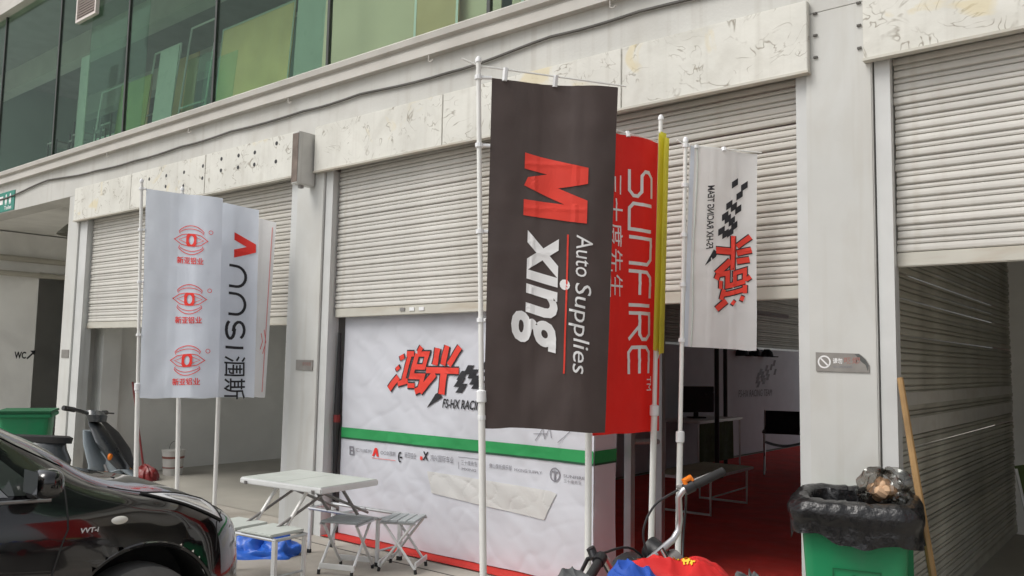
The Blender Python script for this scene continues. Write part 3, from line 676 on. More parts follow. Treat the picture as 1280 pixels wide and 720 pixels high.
# --- three white flags on the left
t, fn, W, H = make_flag('white_flag', 'white flag with three red eye emblems in front of the left shutter', (-7.362,3.829,0), (-7.459,3.751,3.251),
    ((-7.422,3.781,3.191),(-6.864,4.23,3.114),(-7.382,3.813,1.262),(-6.834,4.254,1.289)), 'flag_white', amp=.05, ph=1.3, sag=.0, fold=.008, arm=False, joints=(.42,))
def emblem():
    p = []
    for s in (1, -1):
        p.append(stroke2d([(x, s*y) for x, y in arc(0,.0,.155,.135,35,145,14)], .007))
        p.append(stroke2d([(x, s*y) for x, y in arc(0,.01,.15,.095,40,140,14)], .006))
        p.append(stroke2d([(.125*s,.075),(.115*s,.055)], .006)); p.append(stroke2d([(.125*s,-.075),(.115*s,-.055)], .006))
        p.append(stroke2d([(s*.045,.055),(s*.10,.045),(s*.165,.0),(s*.10,-.045),(s*.045,-.055)], .007))
        p.append(stroke2d([(s*.055,.028),(s*.125,.0),(s*.055,-.028)], .005))
    p.append(stroke2d(arc(.19,.085,.018,.018,0,360,12)[:-1], .005, True))
    q = []
    o = [(-.055,-.06),(.055,-.06),(.055,.06),(-.055,.06)]; inn = arc(0,0,.028,.042,-135,225,16)[:-1]
    sq = []
    for (x, y) in inn: m = max(abs(x)/.055, abs(y)/.06); sq.append((x/m, y/m))
    k = len(inn); vs = inn+sq; fs = [(i, (i+1)%k, k+(i+1)%k, k+i) for i in range(k)]
    return merge2d(*p), (vs, fs)
eo, ei = emblem()
for k, v in enumerate((.43, .98, 1.54)):
    decal('emblem', eo, lay_up(fn, W, H, .43, v), 'print_red', t, .04); decal('emblem_core', ei, lay_up(fn, W, H, .43, v), 'print_red', t, .04)
    decal('lettering', fit_text('新亚铝业', .27, .065, bold=.015), lay_up(fn, W, H, .29, v+.225), 'print_red', t)
t, fn, W, H = make_flag('white_flag', 'white flag with a red and black vertical wordmark, second of the left group', (-7.354,4.221,0), (-7.444,4.148,3.243),
    ((-7.43,4.16,3.20),(-6.867,4.613,3.069),(-7.37,4.21,1.255),(-6.833,4.64,1.273)), 'flag_white', amp=.05, ph=3.3, fold=.008, arm=False, joints=(.42,))
def pm(u0, v0): return lay_cw(fn, W, H, u0, v0)
decal('lettering', poly2d([(0,0),(.075,0),(.125,.11),(.17,0),(.25,0),(.165,.20),(.085,.20)]), pm(.49,.27), 'print_red', t)
th = .026
for x in (0, .27): decal('lettering', stroke2d([(x,0),(x,.06)]+arc(x+.10,.06,.10,.085,180,0,12)+[(x+.20,.0)], th), pm(.45,.60), 'print_black', t)
sS = stroke2d(arc(.10,.105,.08,.048,20,270,10)+arc(.10,.03,.085,.035,90,-160,10), th)
decal('lettering', sS, pm(.44,1.12), 'print_black', t); decal('lettering', stroke2d([(.27,-.01),(.27,.15)], th), pm(.44,1.12), 'print_black', t)
decal('lettering', fit_text('涠斯', .42, .20, bold=.006), pm(.415,1.47), 'print_black', t)
t, fn, W, H = make_flag('white_flag', 'white flag with a thin red line at its edge, rearmost of the left group', (-7.311,4.577,0), (-7.339,4.554,3.14),
    ((-7.335,4.56,3.10),(-6.93,4.87,2.985),(-7.31,4.58,1.27),(-6.96,4.85,1.265)), 'flag_cream', amp=.02, ph=5.1, fold=.004, arm=False, joints=(.42,))
decal('edge_line', rect2d(0,0,1.66,.008), lay_cw(fn, W, H, .445, .06), 'print_pink', t)
decal('lettering', merge2d(stroke2d([(0,0),(.12,.025),(.24,0)], .006), stroke2d([(.04,-.03),(.12,-.01),(.2,-.03)], .006)), lay_cw(fn, W, H, .43, 1.1), 'print_red', t)

# ================================================================== BOOTH WITH BANNER WALL
t = thing('booth_banner', 'white cloth booth wall with a red racing logo, green band and sponsor names', 'booth', (0,0,0))
BX0, BX1, BY, BZ = -6.27, -3.41, 5.235, 2.26
def bw(x, z, off=0.):      # x along the banner, z height
    w_ = .0045*(1-abs(noise.noise(Vector((x*2.6+z*2.1, z*2.5-x*.9, 14)))))**10+.003*(1-abs(noise.noise(Vector((x*4.1-z*3.3, z*3.5+x*1.9, 24)))))**14+.016*noise.noise(Vector((x*1.3, z*1.1, 4)))+.010*noise.noise(Vector((x*3.1+z*2, z*2.2-x, 9)))+.006*noise.noise(Vector((x*6+z*7, z*4, 1)))
    e = 1 if BX0+.05 < x < BX1-.05 else .3
    return Vector((x, BY+w_*e-off, z))
MB().grid(lambda u, v: bw(BX0+(BX1-BX0)*u, .02+(BZ-.02)*v), 180, 130).build('front_cloth', 'white_cloth', t, True)
def sw(y, z, off=0.): return Vector((BX1+.012*noise.noise(Vector((y*3, z*2, 7)))+off, y, z))
MB().grid(lambda u, v: sw(BY+.31*u, .02+(BZ-.02)*v), 10, 50).build('side_cloth', 'white_cloth', t, True)
MB().grid(lambda u, v: (BX0, BY+.6*u, .02+(BZ-.02)*v), 6, 20).build('side_cloth', 'white_cloth', t, True)
fb = lambda o: (lambda x, y: bw(x, y, o))
gz0, gz1 = .915, 1.005
MB().grid(lambda u, v: bw(BX0+(BX1-BX0)*u, gz0+(gz1-gz0)*v, .007), 180, 6).build('green_band', 'print_green', t, True)
MB().grid(lambda u, v: bw(BX0+(BX1-BX0)*u, gz0-.016+.016*v, .007), 180, 2).build('band_edge', 'print_darkgreen', t, True)
decal('green_band', rect2d(BY, gz0, BY+.31, gz1), lambda y, z: sw(y, z, .004), 'print_green', t, .08)
decal('band_edge', rect2d(BY, gz0-.016, BY+.31, gz0), lambda y, z: sw(y, z, .004), 'print_darkgreen', t, .08)
put_logo(lambda o: (lambda x, y: bw(-5.60+x, 1.385+y, o+.004)), t, 1.04)
decal('scribble', merge2d(stroke2d([(0,0),(.07,.10),(.09,.02),(.14,.11),(.16,.03)], .006), stroke2d([(-.02,.05),(.12,.06)], .005), stroke2d([(.22,0),(.33,.09)], .005)), lambda x, y: bw(-3.95+x, 1.045+y, .007), 'print_grey', t)
lz = .79
def sp(x, s_, wd, ht, m, **k): decal('sponsor_lettering', fit_text(s_, wd, ht, **k), lambda a, b: bw(x+a, lz+b, .007), m, t)
def mk(x, sh, m, dz=0.): decal('sponsor_mark', sh, lambda a, b: bw(x+a, lz+dz+b, .007), m, t)
mk(-6.14, merge2d(stroke2d([(0,0),(.05,0),(.05,.07),(0,.07)], .012, True), rect2d(.01,.03,.04,.04)), 'print_grey', -.03)
sp(-6.06, '汇川威豹', .22, .035, 'print_grey')
mk(-5.83, poly2d([(0,0),(.028,0),(.045,.035),(.062,0),(.09,0),(.06,.075),(.03,.075)]), 'print_red', -.02)
sp(-5.72, 'OOSI涠斯', .20, .04, 'print_grey'); mk(-5.83, rect2d(0,0,.31,.006), 'print_pink', -.04)
mk(-5.49, merge2d(stroke2d(arc(.03,.04,.022,.04,60,300,10), .014), rect2d(.025,.03,.06,.045)), 'print_black', -.04)
sp(-5.40, '新亚铝业', .15, .05, 'print_grey')
mk(-5.20, rect2d(0,.02,.03,.05), 'print_coral', -.02)
sp(-5.165, 'X', .065, .075, 'print_black', bold=.04); sp(-5.08, '鸿兴国际车业', .26, .055, 'print_grey')
sp(-4.73, '三十度先生', .18, .038, 'print_grey'); decal('sponsor_lettering', fit_text('MXING', .16, .022), lambda a, b: bw(-4.72+a, lz-.045+b, .007), 'print_grey', t)
mk(-4.76, merge2d(stroke2d([(0,.10),(.23,.10)], .004), stroke2d([(0,0),(0,.06)], .004), stroke2d([(.25,0),(.25,.06)], .004)), 'print_grey', -.04)
sp(-4.42, '佛山摩托俱乐部', .23, .04, 'print_grey'); sp(-4.16, 'MXING SUPPLY', .27, .022, 'print_grey')
mk(-3.81, merge2d(stroke2d(arc(.045,.05,.045,.048,0,360,18)[:-1], .010, True), stroke2d([(.045,.01),(.045,.08)], .016), stroke2d([(.015,.07),(.075,.07)], .012)), 'print_grey', -.04)
sp(-3.68, 'SUNFIRE', .20, .022, 'print_grey'); decal('sponsor_lettering', fit_text('三十度先生', .17, .026), lambda a, b: bw(-3.68+a, lz-.04+b, .007), 'print_grey', t)
decal('film_patch', poly2d([(-5.11,.70),(-4.5,.69),(-3.80,.675),(-3.74,.66),(-3.86,.45),(-4.4,.48),(-5.06,.52)]), fb(.008), 'film', t, .03)
for (x, z) in ((-3.44,.62),): pass
# steel frame of the booth at its open side
for nm, x, y, lab in (('frame', -3.36, 5.66, ''),):
    MB().box((x-.03,y-.03,0), (x+.03,y+.03,2.24)).build('post', 'alu', t)
    MB().box((x+.06,y+.30,0), (x+.115,y+.355,2.24)).build('post', 'alu', t)
    MB().tube([(x,y,1.05),(x+.09,y+.33,1.04)], .02, 8).build('brace', 'steelgrey', t)
    MB().box((x-.02,y+.36,2.18), (x+.02,9.0,2.22)).build('top_rail', 'alu', t)
    MB().box((BX0+.02,BY+.05,2.265), (BX1-.02,BY+.09,2.30)).build('top_rail', 'alu', t)
MB().box((BX0+.02,BY+.05,0), (BX0+.06,BY+.09,2.264)).build('post', 'alu', t)
t = thing('furled_umbrella', 'thin furled black umbrella standing in the corner by the second pillar', 'umbrella', (-6.305, 5.20, 0))
MB().tube([(0,0,0),(0,0,.7),(0,0,1.05),(0,0,1.9)], [.008,.022,.032,.014], 8).build('canopy', 'black', t, True)
MB().tube([(0,0,1.05),(0,0,1.12)], .034, 8).build('strap', 'redplastic', t, True)

# ================================================================== FOLDING TABLE AND STOOLS
def flat_frame(t, pts, r, m='alu', n=8, name='leg'): return MB().tube(pts, r, n).build(name, m, t, True)
TA = 5
t = thing('folding_table', 'pale folding picnic table with attached seats beside the second pillar', 'table', (-5.45, 4.24, 0), R(TA))
MB().bbox((-.46,-.31,.655), (.46,.31,.70), .008).build('table_top', 'alu_white', t)
MB().box((-.445,-.295,.7005), (-.004,.295,.704)).build('top_panel', 'tabletop', t); MB().box((.004,-.295,.7005), (.445,.295,.704)).build('top_panel', 'tabletop', t)
for sx in (-1, 1):
    for sy in (-1, 1): MB().lathe([(.012,-.006),(.014,.02)], 8, (sx*.38, sy*.314, .66)).build('latch', 'steelgrey', t)
for sy in (-1, 1):
    for sx in (-.17, .17):
        MB().tube([(sx,sy*.16,.655),(sx,sy*.38,.385)], .014, 8).build('strut', 'pole' if sy < 0 else 'steelgrey', t, True)
        MB().tube([(sx,-sy*.10,.64),(sx,sy*.50,.385)], .011, 8).build('strut', 'steelgrey', t, True)
    for y in (.38, .66): MB().tube([(-.40,sy*y,.375),(.40,sy*y,.375)], .014, 8).build('seat_rail', 'alu', t, True)
    for x in (-.40, 0, .40): MB().tube([(x,sy*.38,.375),(x,sy*.66,.375)], .012, 8).build('seat_rail', 'alu', t, True)
    for sx in (-1, 1):
        lg = MB().box((sx*.39-.018,sy*.66-.012,.03), (sx*.39+.018,sy*.66+.012,.385)).build('leg', 'alu_white', t)
        MB().box((sx*.39-.02,sy*.66-.015,0), (sx*.39+.02,sy*.66+.015,.034)).build('foot', 'rubber', lg)
        lg = MB().box((sx*.39-.014,sy*.39-.010,.03), (sx*.39+.014,sy*.39+.010,.375)).build('leg', 'alu_white', t)
        MB().box((sx*.39-.016,sy*.39-.012,0), (sx*.39+.016,sy*.39+.012,.032)).build('foot', 'rubber', lg)
    MB().tube([(.39,sy*.40,.12),(.39,sy*.65,.12)], .009, 8).build('stretcher', 'alu', t, True)
    if sy < 0:
        for x in (-.20, .20): MB().bbox((x-.17,sy*.68,.39), (x+.17,sy*.37,.412), .006).build('seat', 'tabletop', t)
def stool(loc, rz, label):
    t = thing('folding_stool', label, 'stool', loc, R(rz), 'folding stools at the table')
    for k in range(4): MB().bbox((-.16,-.14+.072*k,.385), (.16,-.14+.072*k+.066,.402), .004).build('seat_slat', 'seatplastic', t)
    MB().box((-.165,-.145,.372), (-.145,.145,.386)).box((.145,-.145,.372), (.165,.145,.386)).build('seat_frame', 'alu', t)
    for sx in (-1, 1):
        for s in (-1, 1):
            lg = MB().tube([(sx*.14,-s*.12,.375),(sx*.14+.012*s,s*.15,.03)], .011, 8).build('leg', 'alu_white', t, True)
            MB().tube([(sx*.14+.012*s,s*.15,.035),(sx*.14+.012*s,s*.155,0)], .013, 8).build('foot', 'rubber', lg)
    for s in (-1, 1): MB().bbox((-.15,s*.15-.008,.045), (.15,s*.15+.008,.085), .003).build('foot_bar', 'alu_white', t)
    return t
stool((-5.16,4.40,0), 22, 'grey folding stool nearest the folding table')
stool((-4.90,4.76,0), 118, 'grey folding stool with crossed legs in front of the booth banner')

# blue bag under the table
t = thing('plastic_bag', 'crumpled blue plastic bag under the folding table', 'bag', (-6.08, 4.28, 0), R(40))
def crumple(fn, nu, nv): return MB().grid(fn, nu, nv)
def bagf(u, v):
    a = u*2*math.pi; z = math.sin(v*math.pi/2); r = math.cos(v*math.pi/2)**.6
    n_ = noise.noise(Vector((math.cos(a)*1.7, math.sin(a)*1.7, v*2.4)))
    return (.34*r*math.cos(a)*(1+.35*n_), .17*r*math.sin(a)*(1+.3*n_), .15*z*(1+.7*n_)*(.75+.3*math.cos(a*2))+.03*noise.noise(Vector((math.cos(a)*5, math.sin(a)*5, v*7)))*z+.0)
MB().grid(bagf, 72, 26).build('bag_body', 'bluebag', t, True)
MB().tube([(-.1,.02,.18),(-.06,.05,.25),(.0,.04,.24),(.03,.0,.17)], [.012,.02,.018,.01], 6).build('handle', 'clip', t, True)

# ================================================================== WHEELIE BINS
def wheelie(loc, rz, label, lid_open=True, sc=1.):
    t = thing('wheelie_bin', label, 'bin', loc, R(rz))
    def ring(z): 
        k = z/.92; return (.205+.05*k, .225+.06*k)
    bm = bmesh.new()
    lv = []
    for z in (.06,.10,.5,.86,.92):
        w_, d_ = ring(z); r = .05; q = []
        for (cx, cy, a0) in ((w_-r,d_-r,0),(-w_+r,d_-r,90),(-w_+r,-d_+r,180),(w_-r,-d_+r,270)):
            for i in range(5): a = R(a0+i*22.5); q.append((cx+r*math.cos(a), cy+r*math.sin(a)-(.0), z))
        lv.append(q)
    mb = MB(); n = 20
    for q in lv: mb.v += q
    for i in range(len(lv)-1):
        for j in range(n): mb.f.append((i*n+j, i*n+(j+1)%n, (i+1)*n+(j+1)%n, (i+1)*n+j))
    mb.f.append(tuple(range(n))[::-1])
    mb.build('body', 'bingreen', t, True)
    rim = MB(); w_, d_ = .265, .285
    rim.bbox((-w_-.02,-d_-.03,.905), (w_+.02,-d_+.01,.955), .01).bbox((-w_-.02,d_-.01,.905), (w_+.02,d_+.05,.955), .01).bbox((-w_-.021,-d_+.01,.906), (-w_+.01,d_-.01,.954), .008).bbox((w_-.01,-d_+.01,.906), (w_+.021,d_-.01,.954), .008)
    rim.build('rim', 'bingreen', t)
    MB().tube([(-.24,d_+.05,.90),(-.24,d_+.10,.94),(.24,d_+.10,.94),(.24,d_+.05,.90)], .014, 8).build('handle', 'bingreen', t, True)
    if lid_open: MB().bbox((-w_-.01,d_+.06,.12), (w_+.01,d_+.09,.95), .02).build('lid', 'bingreen', t)
    else: MB().bbox((-w_-.03,-d_-.05,.957), (w_+.03,d_+.06,.985), .012).build('lid', 'bindark', t)
    for s in (-1, 1):
        wh = MB().lathe([(.03,-.025),(.09,-.025),(.10,-.015),(.10,.015),(.09,.025),(.03,.025)], 18, (s*.26, d_-.06, .10), 'x').build('wheel', 'rubber', t, True)
    MB().tube([(-.27,d_-.06,.10),(.27,d_-.06,.10)], .012, 8).build('axle', 'steelgrey', t)
    return t
b = wheelie((-1.38, 4.66, 0), 14, 'green wheelie bin with a black bag liner in front of the right pillar')
# emblem of a figure dropping litter on the bin front
ff = lambda x, z: (x, -.226-(.06*z/.92)-.006, z)
decal('emblem', merge2d(poly2d(arc(.0,.60,.020,.022,0,360,12)[:-1]), stroke2d([(.0,.57),(-.01,.50)], .028), stroke2d([(-.01,.50),(.02,.43)], .014), stroke2d([(-.012,.5),(-.03,.43)], .014), stroke2d([(.005,.56),(.045,.53),(.06,.545)], .012), stroke2d([(.05,.43),(.055,.51),(.095,.51),(.09,.43)], .010), stroke2d([(-.10,.645),(.12,.645),(.12,.40),(-.10,.40)], .006, True)), ff, 'bindark', b, 9)
# bag liner: skirt folded over the rim and an inside
lin = thing('bin_liner', 'black bin bag liner folded over the rim of the right green bin', 'bag', (-1.38, 4.66, 0), R(14))
def perim(a, w_, d_): 
    c, s = math.cos(a), math.sin(a); m = (abs(c/w_)**6+abs(s/d_)**6)**(1/6); return c/m, s/m
def skirt(u, v):
    a = u*2*math.pi; n1 = noise.noise(Vector((math.cos(a)*3, math.sin(a)*3, v*1.5))); n2 = noise.noise(Vector((math.cos(a)*9, math.sin(a)*9, v*3)))
    if v < .3:
        k = v/.3; x, y = perim(a, .20+.035*k, .22+.035*k); z = .60+.375*k+.01*n1; x += .025*n2; y += .025*n2
    elif v < .4:
        k = (v-.3)/.1; x, y = perim(a, .235+.065*k, .255+.09*k); z = .975+.012*math.sin(k*math.pi)+.008*n2; x += .02*n2*(1-k); y += .02*n2*(1-k)
    else:
        k = (v-.4)/.6; o = .300+.024*math.sin(min(1,k*1.6)*math.pi*.9)+.020*n2*k+.010*n1*k; x, y = perim(a, o, o+.05); z = .978+.008*n2-(.18+.06*n1)*k**1.1
    return (x, y, z)
MB().grid(skirt, 160, 34).build('liner', 'bag', lin, True)
def lump(u, v):
    a = u*2*math.pi; r = math.sqrt(v); n1 = noise.noise(Vector((r*math.cos(a)*3, r*math.sin(a)*3, 5)))
    x, y = perim(a, .235, .255); return (x*r, y*r, .72+.12*n1)
MB().grid(lump, 40, 12).build('filling', 'bag', lin, True)
t = thing('snack_bag', 'clear bag of bread rolls lying on top of the right green bin', 'bag', (-1.22, 4.62, 1.0), R(-20))
for k in range(17):
    a = random.uniform(0, 6.28); r = random.uniform(.02,.085); o = Vector((r*math.cos(a)*1.2, r*math.sin(a)-.02, random.uniform(.0,.06)))
    d = Vector((random.uniform(-1,1), random.uniform(-1,1), random.uniform(-.5,.5))).normalized()*.035
    MB().tube([o-d, o-d*.7, o, o+d*.7, o+d], [.008,.024,.029,.024,.008], 8).build('bread_roll', 'bread', t, True)
def cbag(u, v):
    a = u*2*math.pi; q = (v-.5)*math.pi; n1 = noise.noise(Vector((math.cos(a)*2.2, math.sin(a)*2.2, v*3)))+.6*noise.noise(Vector((math.cos(a)*5, math.sin(a)*5, v*7)))
    return (.125*math.cos(q)*math.cos(a)*(1+.45*n1), .11*math.cos(q)*math.sin(a)*(1+.45*n1), .02+(.07 if q < 0 else .10)*math.sin(q)*(1+.45*n1))
MB().grid(cbag, 60, 32).build('wrapper', 'clearbag', t, True)
b = wheelie((-10.72, 4.18, 0), 60, 'green wheelie bin beside the leftmost pillar behind the black car', lid_open=False)

# broom leaning at the right pillar
t = thing('broom', 'long bamboo handled broom leaning on the guide rail of the right pillar', 'broom', (0,0,0))
MB().tube([(-1.235,5.02,1.60),(-1.14,4.90,1.10),(-1.04,4.80,.55),(-.96,4.72,.28)], [.017,.019,.020,.021], 8).build('handle', 'wood', t, True)
for k in range(26):
    a = -.30+.6*k/25
    MB().tube([(-.96+.02*a,4.72,.30),(-.93+.35*a,4.68+.04*math.sin(k*3.1),.16),(-.90+.62*a,4.64+.08*math.sin(k*3.1),.01+.01*math.sin(k))], [.010,.009,.005], 5).build('bristle', 'straw', t)

# ================================================================== BLACK CAR
car = thing('parked_car', 'glossy black hatchback parked nose-in at the lower left', 'car', (-4.89, 2.213, 0), R(87))
ST = [ # x, half widths, heights  (sill to centre line)
 (.745,[.22,.27,.28,.27,.24,.18,.09,0],[.22,.30,.42,.52,.58,.605,.615,.62]),
 (.70,[.42,.48,.49,.47,.43,.33,.17,0],[.20,.28,.43,.57,.65,.685,.70,.705]),
 (.60,[.60,.655,.665,.64,.585,.45,.23,0],[.19,.27,.45,.62,.725,.765,.785,.79]),
 (.44,[.73,.785,.795,.765,.695,.53,.27,0],[.18,.26,.47,.69,.805,.85,.87,.88]),
 (.24,[.78,.83,.84,.81,.735,.56,.29,0],[.17,.25,.48,.74,.875,.92,.94,.95]),
 (.04,[.79,.835,.845,.822,.755,.58,.31,0],[.17,.25,.49,.765,.91,.96,.985,.995]),
 (-.16,[.79,.84,.85,.83,.775,.64,.37,0],[.17,.25,.5,.785,.94,1.01,1.05,1.065]),
 (-.43,[.79,.84,.85,.835,.79,.70,.50,0],[.17,.25,.5,.795,.955,1.10,1.20,1.245]),
 (-.86,[.79,.84,.85,.84,.80,.705,.58,0],[.17,.25,.5,.80,.97,1.22,1.38,1.425]),
 (-1.38,[.79,.84,.85,.84,.805,.71,.59,0],[.17,.25,.5,.80,.98,1.27,1.46,1.51]),
 (-2.2,[.79,.84,.85,.84,.805,.71,.59,0],[.17,.25,.5,.81,1.0,1.27,1.45,1.50]),
 (-2.7,[.76,.81,.825,.815,.79,.70,.57,0],[.2,.27,.5,.82,1.02,1.25,1.39,1.43]),
 (-2.95,[.68,.74,.76,.745,.71,.63,.5,0],[.25,.3,.5,.8,1.0,1.13,1.21,1.24]),
 (-3.05,[.52,.58,.6,.585,.55,.49,.4,0],[.3,.35,.5,.75,.9,.97,1.0,1.01])]
def cr(p0,p1,p2,p3,t): return .5*((2*p1)+(-p0+p2)*t+(2*p0-5*p1+4*p2-p3)*t*t+(-p0+3*p1-3*p2+p3)*t**3)
def crl(a, f):
    i = max(0, min(len(a)-2, int(math.floor(f)))); t = f-i
    g_ = lambda k: a[max(0, min(len(a)-1, k))]
    return cr(g_(i-1), g_(i), g_(i+1), g_(i+2), t)
XS = [q[0] for q in ST]
def s_of_x(x):
    lo, hi = 0., len(ST)-1.
    for _ in range(40):
        m = (lo+hi)/2
        if crl(XS, m) > x: lo = m
        else: hi = m
    return (lo+hi)/2
def carS(s, t, side=-1):
    ys = [crl(q[1], t) for q in ST]; zs = [crl(q[2], t) for q in ST]
    return Vector((crl(XS, s), side*max(0,crl(ys, s)), crl(zs, s)))
def carN(s, t, off, side=-1):
    e = .02; a = carS(s+e,t,side)-carS(s-e,t,side); b = carS(s,min(7,t+e),side)-carS(s,t-e,side); n = a.cross(b).normalized()
    p = carS(s, t, side)
    if n.dot(p-Vector((p.x,0,.5))) < 0: n = -n
    return p+n*off
def carpatch(corners, m, name, parent, off=.004, nu=14, nv=8, side=-1):
    """quad of (x, t) corners laid on the body: a b / d c"""
    cs = [Vector(c) for c in corners]
    def fn(u, v):
        p = cs[0].lerp(cs[1], u).lerp(cs[3].lerp(cs[2], u), v); return carN(s_of_x(p.x), p.y, off, side)
    return MB().grid(fn, nu, nv).build(name, m, parent, True)
bm = bmesh.new(); NS, NT = 150, 56; WX = (0, -2.46)
for side in (-1, 1):
    vv = [[bm.verts.new(carS(i/NS*(len(ST)-1), j/NT*7, side)) for j in range(NT+1)] for i in range(NS+1)]
    for i in range(NS):
        for j in range(NT):
            q = [vv[i][j], vv[i+1][j], vv[i+1][j+1], vv[i][j+1]]
            if any((math.hypot(p.co.x-wx, p.co.z-.33) < .375 and p.co.z < .8) for p in q for wx in WX): continue
            try: bm.faces.new(q if side < 0 else q[::-1])
            except ValueError: pass
    for row in vv:
        for p in row:
            for wx in WX:
                d = math.hypot(p.co.x-wx, p.co.z-.33)
                if .375 <= d < .405 and abs(p.co.y) > .6 and p.co.z > .2:
                    k = .378/d; p.co.x = wx+(p.co.x-wx)*k; p.co.z = .33+(p.co.z-.33)*k
bmesh.ops.remove_doubles(bm, verts=bm.verts[:], dist=.0005)
for q in [q for q in bm.verts if not q.link_faces]: bm.verts.remove(q)
bmesh.ops.recalc_face_normals(bm, faces=bm.faces[:])
me = bpy.data.meshes.new('body'); bm.to_mesh(me); bm.free(); me.materials.append(M['carpaint']); me.polygons.foreach_set('use_smooth', [True]*len(me.polygons))
body = link('body', me, car)
def carline(pts, r, m, name, parent, side=-1, off=.002, n=40):
    P = []
    for i in range(len(pts)-1):
        for k in range(n//(len(pts)-1)+1):
            q = Vector(pts[i]).lerp(Vector(pts[i+1]), k/(n//(len(pts)-1)+1)); P.append(carN(s_of_x(q.x), q.y, off, side))
    P.append(carN(s_of_x(pts[-1][0]), pts[-1][1], off, side))
    return MB().tube(P, r, 6).build(name, m, parent, True)
for side in (-1, 1):
    for wx in WX:
        MB().tube([(wx+.385*math.cos(R(a)), side*(.835 if wx == 0 else .835), .33+.385*math.sin(R(a))) for a in range(-15, 196, 6)], .012, 6).build('arch_lip', 'carpaint', car, True)
        MB().lathe([(.38,0),(.38,-side*.30),(.02,-side*.30)], 30, (wx, side*.815, .33), 'y', caps=False).build('wheel_well', 'rubber', car, True)
        wl = MB().lathe([(.19,-.10),(.27,-.105),(.298,-.085),(.303,-.03),(.303,.03),(.298,.085),(.27,.105),(.19,.10)], 36, (wx, side*.735, .303), 'y').build('wheel', 'dustrubber', car, True)
        MB().lathe([(.205,0),(.19,.012),(.15,.004),(.06,.02),(.0,.024)] if side > 0 else [(.205,0),(.19,-.012),(.15,-.004),(.06,-.02),(.0,-.024)], 30, (wx, side*.838, .303), 'y', caps=False).build('hubcap', 'hubcap', wl, True)
    # door glass, quarter light and rear door glass
    carpatch([(-.66,4.22),(-1.66,4.18),(-1.66,5.75),(-.98,5.75)], 'carglass', 'side_window', car, .004, side=side)
    carpatch([(-.44,4.25),(-.62,4.23),(-.88,5.60),(-.66,5.05)], 'carglass', 'quarter_window', car, .004, side=side)
    carpatch([(-1.74,4.2),(-2.5,4.3),(-2.4,5.7),(-1.74,5.75)], 'carglass', 'side_window', car, .004, side=side)
    carpatch([(-.62,4.2),(-.66,4.2),(-.98,5.75),(-.92,5.66)], 'silver', 'window_divider', car, .007, 4, 8, side)
    carline([(-.44,4.10),(-1.2,4.06),(-2.5,4.16)], .009, 'silver', 'sill_trim', car, side, .004)
    carline([(-.37,4.9),(-.37,4.0),(-.37,3.2),(-.44,2.4),(-.46,1.3)], .0045, 'rubber', 'door_gap', car, side, -.001)
    carline([(-1.70,4.1),(-1.70,1.3)], .0045, 'rubber', 'door_gap', car, side, -.001)
    carline([(.62,4.75),(.38,4.55),(.0,4.62),(-.14,4.75)], .004, 'rubber', 'bonnet_gap', car, side, -.001)
    carline([(.50,4.15),(.42,3.4),(.40,2.6)], .004, 'rubber', 'bumper_gap', car, side, -.001)
    carpatch([(.46,3.55),(.14,4.10),(.02,4.42),(.42,4.85)], 'headlight', 'headlight', car, .006, 16, 8, side)
    hlc = [(.46,3.55),(.14,4.10),(.02,4.42),(.42,4.85)]
    carline(hlc+[hlc[0]], .006, 'rubber', 'headlight_seal', car, side, .006)
    carpatch([(.40,3.85),(.20,4.15),(.14,4.40),(.36,4.60)], 'chrome', 'headlight_reflector', car, .0085, 8, 6, side)
    o = carS(s_of_x(-.13), 3.32, side); MB().lathe([(.0,.012),(.03,.010),(.042,.0)], 18, (0,0,0), 'y', caps=False).build('side_repeater', 'repeater', car, True)
    rp = C.objects[-1]; rp.location = o; rp.scale = (1, side, .5)
    # door mirror
    mq = carS(s_of_x(-.52), 4.15, side)
    def mir(u, v):
        a = u*2*math.pi; q = (v-.5)*math.pi; x, y, z = math.cos(q)*math.cos(a), math.cos(q)*math.sin(a), math.sin(q)
        sg = lambda t, p: math.copysign(abs(t)**p, t)
        return (mq.x+.02+.062*sg(x,.7), mq.y+side*.115+.088*sg(y,.75), mq.z+.082+.066*sg(z,.75))
    mo = MB().grid(mir, 28, 16).build('door_mirror', 'carpaint', car, True)
    MB().tube([mq+Vector((.0,0,.03)), mq+Vector((.01,side*.07,.05))], [.03,.025], 8).build('mirror_stalk', 'black', mo, True)
    MB().grid(lambda u, v: (mq.x-.052, mq.y+side*(.04+.17*u), mq.z+.045+.10*v), 2, 2).build('mirror_glass', 'chrome', mo)
    MB().bbox((-1.55,side*.852-.008,.78), (-1.40,side*.852+.012,.81), .004).build('door_handle', 'carpaint', car)
carpatch([(-.34,7.0),(-.34,5.3),(-1.00,6.15),(-1.16,7.0)], 'carglass', 'windscreen', car, .004, 14, 12, -1)
carpatch([(-.34,7.0),(-.34,5.3),(-1.00,6.15),(-1.16,7.0)], 'carglass', 'windscreen', car, .004, 14, 12, 1)
# wiper washer and badge
MB().bbox((-.0,-.35,.975), (.04,-.31,.99), .005).build('washer_jet', 'black', car)
bf = lambda x, y: carN(s_of_x(-.16-x), 3.02+y*8.0, .004)
decal('badge', fit_text('VVT-i', .085, .017, bold=.03, shear=.2), lambda x, y: carN(s_of_x(-.315+x), 3.08+y*7, .004), 'alu_white', car, .02)
MB().box((-2.9,-.70,.19), (.55,.70,.30)).build('underbody', 'rubber', car)
MB().box((-2.6,-.6,.35), (-.5,.6,1.0)).build('cabin_interior', 'black', car)

# ================================================================== SCOOTER
sc = thing('scooter', 'dark grey motor scooter with pale blue apron behind the black car', 'scooter', (-8.96, 3.98, 0), R(32))
